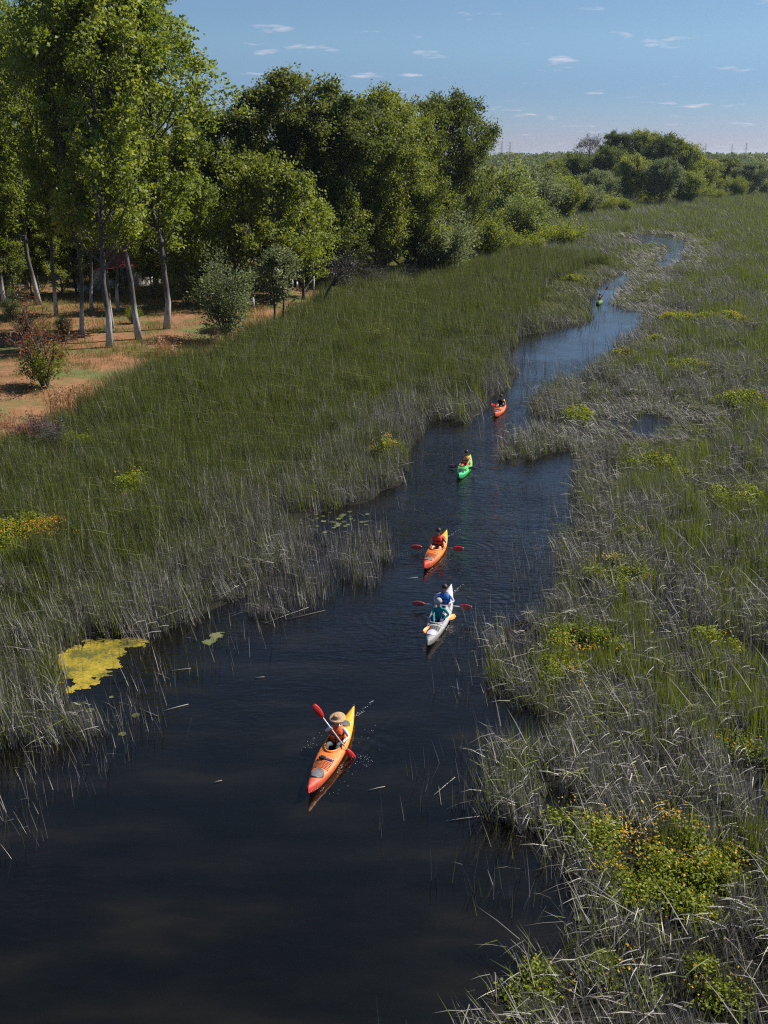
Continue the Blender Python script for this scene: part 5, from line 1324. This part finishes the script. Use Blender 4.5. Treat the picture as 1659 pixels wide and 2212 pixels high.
    def cap(m_, name, zlow=0.0, k_=1.13, long_=0.0):
        g = Geo(); rr = []
        for i in range(7):
            ph = i / 6 * math.radians(100)
            rr.append([tuple(hc + np.array([-0.008, 0, 0.012]) + np.array([0.108 * k_ * math.sin(ph) * math.cos(t), 0.104 * k_ * math.sin(ph) * math.sin(t), 0.118 * k_ * math.cos(ph) + 0.028 - 0.0])
                       - np.array([0, 0, (0.10 + long_) * max(0.0, -math.cos(t)) * (i / 6) ** 2])) for t in np.linspace(0, 2 * math.pi, 19)[:-1]])
        rr[0] = [tuple(np.array(p) + 1e-4 * np.array([math.cos(k), math.sin(k), 0])) for k, p in enumerate(rr[0])]
        rings(g, rr); return link(name, g.mesh(name, [m_], smooth=True), r)
    if hat == 'straw':
        cap(hair, 'hair', k_=0.98)
        g = Geo(); th = np.linspace(0, 2 * math.pi, 33)[:-1]; C_ = hc + np.array([0.0, 0, 0.065])
        prof = [(0.235, -0.02), (0.24, 0.0), (0.18, -0.012), (0.125, 0.0), (0.115, 0.06), (0.095, 0.10), (0.04, 0.092), (0.01, 0.085)]
        rings(g, [[tuple(C_ + np.array([f * math.cos(t) * 1.0, f * math.sin(t), dz + 0.02 * math.cos(2 * t) * (f / 0.27) ** 2 - 0.10 * f * math.cos(t)])) for t in th] for f, dz in prof], close=True)
        h_ = link('straw_hat', g.mesh('straw hat', [STRAW], smooth=True), r)
        g = Geo(); rings(g, [[tuple(C_ + np.array([0.122 * math.cos(t), 0.122 * math.sin(t), dz - 0.012 * math.cos(t)])) for t in th] for dz in (0.005, 0.032)], close=False)
        link('hat_band', g.mesh('hat band', [plain_mat('brown hat band', (0.10, 0.05, 0.03), 0.9)], smooth=True), h_)
    elif hat == 'knit': cap(hair, 'knit_hat', k_=1.2)
    else: cap(hair, 'hair', k_=1.10, long_=0.05)
    if vest is not None:
        g = Geo(); rr = []
        th = np.linspace(0, 2 * math.pi, 25)[:-1]
        for z_, rx, ry in ((0.26, 0.168, 0.205), (0.30, 0.178, 0.215), (0.42, 0.180, 0.215), (0.52, 0.178, 0.212), (0.60, 0.165, 0.190), (0.67, 0.125, 0.150), (0.72, 0.085, 0.10)):
            C_ = sp_(z_)
            rr.append([tuple(C_ + np.array([rx * math.copysign(abs(math.cos(t)) ** 0.8, math.cos(t)), ry * math.copysign(abs(math.sin(t)) ** 0.85, math.sin(t)), 0])) for t in th])
        rings(g, rr, close=False); vo = link('life_vest', g.mesh('life vest', [vest], smooth=True), r)
        for z_ in (0.36, 0.50):
            g = Geo(); C_ = sp_(z_)
            rings(g, [[tuple(C_ + np.array([0.187 * math.copysign(abs(math.cos(t)) ** 0.8, math.cos(t)), 0.222 * math.copysign(abs(math.sin(t)) ** 0.85, math.sin(t)), dz])) for t in th] for dz in (-0.016, 0.016)], close=False)
            link('strap', g.mesh('strap', [STRAP]), vo)
        g = Geo(); C0, C1 = sp_(0.28), sp_(0.64)
        tube(g, [tuple(C0 + [0.184, 0, 0]), tuple(sp_(0.45) + [0.186, 0, 0]), tuple(C1 + [0.155, 0, 0])], 0.011, 5); link('zip', g.mesh('zip', [STRAP]), vo)
    tag(r, label, 'person', 'paddlers')
    return r

ORANGE_V = cloth('orange life vest', (0.72, 0.12, 0.03)); RED_V = cloth('red life vest', (0.62, 0.05, 0.02)); BLUE_V = cloth('blue life vest', (0.02, 0.13, 0.46))
TEAL = cloth('teal jacket', (0.01, 0.19, 0.22)); LGREY = cloth('light grey shirt', (0.50, 0.52, 0.56)); DGREY = cloth('dark trousers', (0.07, 0.075, 0.078)); NAVY = cloth('navy flowered trousers', (0.05, 0.05, 0.16), 0.8)
PALEBLUE = cloth('pale blue shirt', (0.42, 0.46, 0.62)); BLACKC = cloth('black shirt', (0.015, 0.015, 0.018)); SKINT = cloth('beige shorts', (0.40, 0.27, 0.20)); PINK = cloth('pink shirt', (0.45, 0.10, 0.13)); PEACH = cloth('peach vest', (0.62, 0.28, 0.12))
# 1: nearest, orange-red, straw hat
r1, M1 = make_kayak('kayak', 'nearest kayak, orange shading to red at the bow, paddler in a straw hat', *KAY['k1'], M_RED, B=0.70, cockpits=((-0.22, 1.02, 0.52),), hatches=((1.33, 0.21, 0.17),), rear_hatch=(-1.16, 0.14), net=(0.76, 1.06))
p = make_paddle('paddle held slantwise over the nearest kayak, one red blade raised', M1, *hold(M1, -0.42, (1253, 2818), (1424, 3048), (0.42, 0.7), zb=(-0.16, 0.02)), BL_RED, SHAFT, blade_w=0.21)
make_person('person in a straw hat, orange life vest and grey sleeves in the nearest kayak', M1, -0.42, p, (0.42, 0.70), LGREY, DGREY, ORANGE_V, 'straw', HAIR_D, -0.06, knees=0.36, shoes=LGREY)
def on_deck(M, x, y, z): return M @ Vector((x, y, z))
L1 = float(np.linalg.norm(KAY['k1'][0] - KAY['k1'][1]))
g = Geo(); tube(g, [(0, -0.10, 0), (0, 0.06, 0), (0, 0.085, 0), (0, 0.12, 0)], [0.035, 0.036, 0.018, 0.016], 10)
P = on_deck(M1, 0.66, 0.12, deck_z(0.66, 0.12, L1, 0.70) + 0.015)
bo = empty('water_bottle', P, r1.rotation_euler.z + 0.2); link('bottle', g.mesh('bottle', [plain_mat('blue bottle', (0.03, 0.16, 0.42), 0.2, 0.2, 8)], smooth=True), bo)
g = Geo(); tube(g, [(0, 0.12, 0), (0, 0.145, 0)], 0.02, 10); link('cap', g.mesh('cap', [PALEW]), bo)
tag(bo, 'small blue bottle under the deck cords of the nearest kayak', 'bottle')
g = Geo(); rings(g, [[(0.075 * f * math.cos(t), 0.11 * f * math.sin(t) * (1 + 0.1 * math.sin(3 * t)), z_) for t in np.linspace(0, 6.283, 15)[:-1]] for f, z_ in ((0.8, 0), (1.0, 0.03), (0.9, 0.06), (0.5, 0.075))])
P = on_deck(M1, 0.64, -0.08, deck_z(0.64, -0.08, L1, 0.70) - 0.002)
bg_ = empty('pouch', P, r1.rotation_euler.z); link('bag', g.mesh('bag', [BLACKC], smooth=True), bg_)
g = Geo(); tube(g, [(-0.05, -0.05, 0.07), (0, 0, 0.10), (0.05, 0.05, 0.07)], 0.008, 5); link('strap', g.mesh('pouch strap', [STRAP]), bg_)
tag(bg_, 'small black pouch beside the blue bottle on the nearest kayak', 'pouch')
# 2: grey double
r2, M2 = make_kayak('kayak', 'grey double kayak with two paddlers, second from the camera', *KAY['k2'], M_GREY, B=0.74, cockpits=((-0.62, 0.86, 0.52), (0.50, 0.86, 0.54)), hatches=((1.66, 0.22, 0.17),), rear_hatch=None, hatch_mat=LILACP, cord=CORDB, net=(1.12, 1.42))
p = make_paddle('paddle with maroon blades held level by the rear paddler of the grey kayak', M2, *hold(M2, -0.92, (1650, 2412), (1888, 2430), (0.36, 0.62), L_=2.4), BL_MAROON, SHAFT)
make_person('person in a blue life vest and pale shirt, rear seat of the grey kayak', M2, -0.92, p, (0.36, 0.62), PALEBLUE, LGREY, BLUE_V, 'hair', HAIR_D, 0.0, knees=0.33)
p = make_paddle('paddle with orange blades held low by the front paddler of the grey kayak', M2, *hold(M2, 0.22, (1692, 2528), (1820, 2462), (0.34, 0.62), L_=2.1), BL_ORANGE, SHAFT, blade_w=0.25)
make_person('person in a teal jacket and grey knit hat, front seat of the grey kayak', M2, 0.22, p, (0.34, 0.62), TEAL, NAVY, None, 'knit', HAIR_G, 0.06, knees=0.33)
# 3
r3, M3 = make_kayak('kayak', 'orange-red kayak with black-haired paddler, third from the camera', *KAY['k3'], M_RED, B=0.70, cockpits=((-0.2, 1.0, 0.52),), hatches=((1.3, 0.17, 0.15),), rear_hatch=(-1.15, 0.14), net=(0.70, 1.06))
p = make_paddle('paddle with red blades held level over the third kayak', M3, *hold(M3, -0.42, (1645, 2187), (1855, 2195), (0.37, 0.63), L_=2.4), BL_RED, SHAFTD)
make_person('person in a red life vest with bare arms and legs in the third kayak', M3, -0.42, p, (0.37, 0.63), RED_V, SKIN, RED_V, 'hair', HAIR_D, -0.03, sleeves='short', knees=0.36)
# 4
r4, M4 = make_kayak('kayak', 'green kayak with paddler in red, fourth from the camera', *KAY['k4'], M_GREEN, L=3.7, B=0.70, cockpits=((-0.2, 1.0, 0.52),), hatches=((1.15, 0.2, 0.15),), rear_hatch=(-1.1, 0.13), hatch_mat=BLACKP, cord=CORDB, net=(0.66, 0.92))
p = make_paddle('paddle with dark blades dipping level beside the green kayak', M4, *hold(M4, -0.42, (1794, 1864), (1905, 1874), (0.37, 0.63), L_=2.1), BL_GREY, SHAFTD)
make_person('person in a crimson shirt and orange vest in the green kayak', M4, -0.42, p, (0.37, 0.63), PINK, RED_V, PEACH, 'hair', HAIR_D, -0.03, sleeves='short', knees=0.36)
# 5
r5, M5 = make_kayak('kayak', 'orange kayak with paddler in black, fifth from the camera', *KAY['k5'], M_ORANGE, L=3.9, B=0.72, cockpits=((-0.2, 1.0, 0.52),), hatches=((1.25, 0.2, 0.16),), rear_hatch=(-1.1, 0.13), net=(0.7, 0.98))
p = make_paddle('paddle with bright red blades held over the orange fifth kayak', M5, *hold(M5, -0.45, (1962, 1619), (2028, 1630), (0.37, 0.63), L_=2.0), BL_RED, SHAFTD)
make_person('person dressed in black in the orange fifth kayak', M5, -0.45, p, (0.37, 0.63), BLACKC, BLACKC, None, 'hair', HAIR_D, -0.02, knees=0.35)
# 6
r6, M6 = make_kayak('kayak', 'lime green kayak farthest away between the reeds', *KAY['k6'], M_LIME, L=3.9, B=0.72, cockpits=((-0.2, 1.0, 0.52),), hatches=((1.25, 0.2, 0.16),), rear_hatch=None, net=None)
p = make_paddle('paddle with a raised pink-red blade over the farthest kayak', M6, *hold(M6, -0.42, (2396, 1204), (2432, 1146), (0.36, 0.64), zb=(0.3, 2.0)), BL_RED, SHAFT)
make_person('person in a peach vest and pink shirt with black hair in the farthest kayak', M6, -0.42, p, (0.36, 0.64), PINK, PINK, PEACH, 'hair', HAIR_D, -0.02, knees=0.36)

# ------------------------------------------------------------------ splashes and floating straws
DROP = plain_mat('water drops', (0.75, 0.78, 0.82), 0.15, 0.05, 5)
rg = np.random.default_rng(500); g = Geo()
def drops(M, x, y, n, sx_, sy_, hz):
    for _ in range(n):
        P_ = M @ Vector((x + rg.normal(0, sx_), y + rg.normal(0, sy_), 0.03 + abs(rg.normal(0, hz))))
        sphere(g, P_, rg.uniform(0.003, 0.009), 5, 3)
drops(M1, 0.05, 0.95, 40, 0.13, 0.13, 0.06); drops(M1, -0.3, -0.75, 30, 0.22, 0.12, 0.04); drops(M1, -1.0, 0.65, 14, 0.5, 0.2, 0.02); drops(M1, 0.9, 0.7, 16, 0.7, 0.15, 0.02)
drops(M3, 1.0, 0.6, 26, 0.4, 0.2, 0.02); drops(M3, 0.3, -1.2, 14, 0.3, 0.2, 0.02); drops(M2, 1.0, 0.6, 24, 0.6, 0.2, 0.02); drops(M4, 0.2, 1.1, 12, 0.2, 0.2, 0.03); drops(M2, -2.2, 0.6, 18, 0.5, 0.3, 0.02)
tag(link('water_splash', g.mesh('splash drops', [DROP])), 'droplets thrown up by the paddles', kind='stuff')
g = Geo()
def foam(M, x0, x1, y0, wob):
    xs = np.linspace(x0, x1, 40)
    for i in range(39):
        if rg.random() < 0.25: continue
        yy = y0 + wob * (xs[i] - x0) + 0.02 * rg.normal(); w_ = rg.uniform(0.003, 0.012)
        P_ = [M @ Vector(p_) for p_ in ((xs[i], yy - w_, 0.04), (xs[i + 1], yy - w_ * 0.6, 0.04), (xs[i + 1], yy + w_ * 0.7, 0.046), (xs[i], yy + w_, 0.046))]
        g.add([tuple(p_) for p_ in P_], [(0, 1, 2, 3)])
for M_, L_ in ((M1, L1), (M2, 4.6), (M3, 4.2)):
    foam(M_, -L_ / 2 - 1.0, -L_ / 2 + 0.05, 0.34, -0.33); foam(M_, -L_ / 2 - 0.35, -L_ / 2 + 0.02, 0.22, -0.5)
    foam(M_, 0.35, 0.75, 0.40, -0.06); foam(M_, 1.45, 1.65, 0.24, -0.26)
tag(link('wake_foam', g.mesh('wake foam', [DROP])), 'thin broken foam lines of the wakes', kind='stuff')
g = Geo()
for dx, dy, an, L_ in ((890, 1250, 0.3, 0.5), (780, 1112, 2.2, 0.6), (1505 * 0.54, 1705, 0.35, 0.5), (620, 1330, 0.7, 2.0), (660, 1330, 0.5, 1.6), (590, 1325, 0.1, 1.2), (390, 1448, 0.25, 0.7), (380, 1530, 0.5, 0.8), (320, 1540, 2.6, 0.8), (560, 1465, 0.2, 0.35), (720, 1570, 1.1, 0.3), (470, 1690, 0.4, 0.25), (960, 1700, 0.9, 1.0), (950, 1720, 1.6, 0.8), (1000, 1770, 0.2, 0.9)):
    P = G(dx, dy); d = np.array([math.cos(an), math.sin(an)]) * L_ / 2
    tube(g, [(P[0] - d[0], P[1] - d[1], 0.02), (P[0], P[1], 0.035), (P[0] + d[0], P[1] + d[1], 0.03)], 0.011, 4, rg.random())
tag(link('floating_straws', g.mesh('floating straws', [REED_DEAD])), 'broken pale reed straws floating on the water', kind='stuff')

# ------------------------------------------------------------------ the air
g = Geo(); box(g, -9000, 9000, -380, 11000, -2.0, 52.0)
hz_m = bpy.data.materials.new('air'); hz_m.use_nodes = True
hn = hz_m.node_tree.nodes; hn.remove(hn['Principled BSDF'])
pv = hn.new('ShaderNodeVolumePrincipled'); pv.inputs['Color'].default_value = (0.72, 0.85, 1.0, 1); pv.inputs['Density'].default_value = 0.00007; pv.inputs['Anisotropy'].default_value = 0.55
hz_m.node_tree.links.new(pv.outputs[0], hn['Material Output'].inputs['Volume'])
tag(link('haze', g.mesh('haze', [hz_m])), 'thin summer haze over the marsh', kind='stuff')
